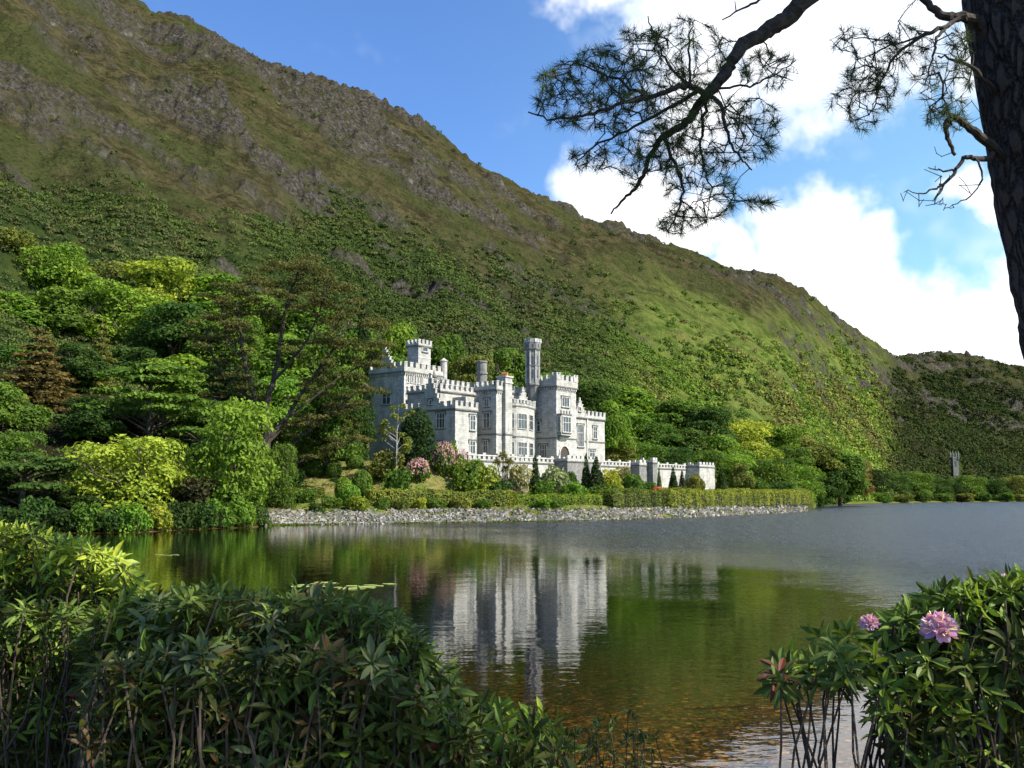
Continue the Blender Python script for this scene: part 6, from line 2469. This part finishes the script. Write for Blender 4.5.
    A = [
        (((1000, -150, 5.0), (930, -90, 4.9), (860, -45, 4.8), (805, 0, 4.7), (785, 21, 4.7), (765, 32, 4.7), (745, 42, 4.65), (733, 58, 4.6), (725, 75, 4.6), (708, 93, 4.6)), 0.055, 0.026),
        (((708, 93, 4.6), (690, 85, 4.55), (672, 88, 4.5), (650, 98, 4.5), (625, 102, 4.45), (600, 112, 4.4), (575, 118, 4.4), (550, 120, 4.4), (528, 112, 4.4)), 0.016, 0.003),
        (((708, 93, 4.6), (698, 108, 4.65), (688, 122, 4.7), (672, 131, 4.7), (660, 138, 4.7), (652, 152, 4.75), (645, 172, 4.75), (634, 190, 4.8), (622, 200, 4.8), (611, 214, 4.8)), 0.024, 0.004),
        (((662, 137, 4.7), (672, 155, 4.6), (680, 175, 4.6), (684, 195, 4.55), (676, 215, 4.5), (668, 230, 4.5)), 0.010, 0.003),
        (((708, 93, 4.6), (722, 105, 4.5), (724, 125, 4.45), (732, 145, 4.4), (742, 160, 4.4), (752, 170, 4.4)), 0.011, 0.003),
        (((706, 96, 4.6), (704, 120, 4.7), (700, 150, 4.8), (705, 175, 4.8), (712, 190, 4.8)), 0.009, 0.003),
        (((690, 86, 4.55), (672, 70, 4.6), (660, 52, 4.6), (652, 30, 4.6), (648, 16, 4.6)), 0.008, 0.0025),
        (((690, 86, 4.55), (690, 60, 4.6), (688, 35, 4.6), (695, 20, 4.6)), 0.007, 0.0025),
        (((730, 88, 4.55), (755, 85, 4.5), (780, 72, 4.5), (796, 60, 4.5)), 0.006, 0.002),
        (((700, 90, 4.6), (665, 110, 4.7), (630, 130, 4.7), (595, 145, 4.7), (575, 165, 4.7)), 0.010, 0.003),
        (((650, 98, 4.5), (620, 80, 4.5), (595, 70, 4.5), (570, 62, 4.5), (550, 72, 4.5)), 0.008, 0.002),
    ]
    ells = [(600, 95, 60, 42, 130), (650, 110, 60, 55, 150), (700, 130, 55, 50, 130), (560, 95, 26, 34, 45), (690, 50, 42, 34, 60), (640, 50, 35, 22, 45), (700, 185, 42, 38, 80),
            (770, 70, 30, 20, 34), (755, 130, 26, 34, 46), (590, 160, 26, 12, 22), (760, 203, 16, 6, 8), (675, 225, 22, 10, 20), (600, 60, 28, 16, 26), (655, 165, 40, 25, 40)]
    sb, nb = grow(A, cloud(ells, r1, Yb, 0.22), Yb, 34, seed=3, r_tip=0.0013)
    sb.build('branch', bm, root)
    c = nb.build('needles', M_LEAF, root)
    c.color = (0.060, 0.085, 0.032, 1)
    B = [
        (((1000, 60, 5.0), (978, 22, 4.9), (960, 15, 4.8), (945, 18, 4.8), (932, 8, 4.8), (920, -4, 4.8)), 0.030, 0.016),
        (((962, 15, 4.8), (945, 28, 4.75), (925, 34, 4.7), (908, 45, 4.7), (890, 60, 4.7), (880, 85, 4.7), (874, 108, 4.7)), 0.013, 0.003),
        (((925, 34, 4.7), (900, 45, 4.7), (870, 38, 4.7), (845, 40, 4.7)), 0.006, 0.002),
        (((945, 28, 4.75), (935, 40, 4.7), (932, 60, 4.7), (925, 85, 4.7)), 0.009, 0.003),
        (((1010, 110, 5.0), (975, 68, 4.8), (955, 60, 4.8), (938, 56, 4.8)), 0.014, 0.004),
    ]
    ells = [(885, 70, 38, 30, 70), (868, 105, 24, 28, 44), (850, 40, 24, 14, 18), (910, 40, 25, 22, 32), (945, 88, 28, 34, 60), (960, 50, 16, 24, 26), (838, 100, 16, 10, 8), (862, 78, 20, 20, 24), (945, 118, 26, 14, 22)]
    sb, nb = grow(B, cloud(ells, r1, 4.75, 0.18), 4.75, 26, seed=4, r_tip=0.0014)
    sb.build('branch', bm, root)
    c = nb.build('needles', M_LEAF, root)
    c.color = (0.050, 0.070, 0.030, 1)
    C = [
        (((1015, 170, 5.0), (985, 138, 4.85), (970, 128, 4.8), (955, 116, 4.8), (945, 122, 4.8), (948, 140, 4.8), (955, 155, 4.8)), 0.026, 0.008),
        (((990, 158, 4.9), (975, 158, 4.8), (962, 156, 4.8), (955, 172, 4.8), (943, 185, 4.8), (935, 200, 4.8)), 0.015, 0.004),
        (((955, 172, 4.8), (940, 170, 4.8), (928, 168, 4.8)), 0.006, 0.002),
        (((943, 185, 4.8), (925, 195, 4.8), (908, 190, 4.8)), 0.006, 0.0018),
        (((975, 158, 4.8), (985, 180, 4.8), (965, 200, 4.8), (945, 208, 4.8)), 0.006, 0.0018),
    ]
    ells = [(928, 195, 28, 13, 12), (952, 192, 20, 20, 10), (935, 160, 14, 14, 4), (965, 115, 18, 16, 6)]
    sb, nb = grow(C, cloud(ells, r1, 4.8, 0.12), 4.8, 0, bare=True, seed=5, r_tip=0.0017)
    sb.build('branch', bm, root)
    D_ = [(((1010, -60, 5.0), (900, -40, 4.8), (800, -20, 4.6), (775, -8, 4.5), (755, 3, 4.5), (740, 10, 4.5), (722, 20, 4.5)), 0.012, 0.003)]
    sb, nb = grow(D_, [at(735, 2, 4.5), at(745, 12, 4.5)], 4.5, 0, bare=True, seed=6)
    sb.build('branch', bm, root)
    # ---- the crown high above, out of the picture: most lobes placed off the trunk to shade the near bank
    cb, tb2 = MB(), MB()
    lobes = []
    topz = P[-1]
    for q in range(60):
        a = rng.uniform(0, 6.28)
        rr = rng.uniform(0.6, 3.4)
        rr = rr * 0.42
        c_ = np.array([5.2 + rr * math.cos(a), 0.7 + rr * math.sin(a) * 0.8, rng.uniform(8.2, 10.4)]) if q < 44 else np.array([P[-1][0] + rr * math.cos(a), Y + rr * math.sin(a), rng.uniform(10.0, 12.0)])
        zmin = CAMZ + 0.60 * max(c_[1], 0.5) + 1.2
        c_[2] = max(c_[2], zmin)
        t0 = P[np.argmin(np.abs(P[:, 2] - (c_[2] - 1.0)))]
        tb2.tube([t0, (t0 + c_) / 2 + [0, 0, 0.2], c_], [0.06, 0.04, 0.015], 5)
        r = rng.uniform(0.5, 0.95)
        lobes.append([*c_, r * 1.3, r * 1.3, r * 0.5])
    crown_cards(cb, rng, lobes, 2400, 0.07, jit=1.0, depth=0.7)
    tb2.build('upper_branches', bm, root)
    c = cb.build('crown', M_LEAF, root)
    c.color = (0.035, 0.055, 0.022, 1)


near_pine()
# remove the plant models that no place used
for k_, (root_, _, _) in PROTO.items():
    if k_ not in USED:
        for c_ in list(root_.children):
            bpy.data.objects.remove(c_)
        bpy.data.objects.remove(root_)
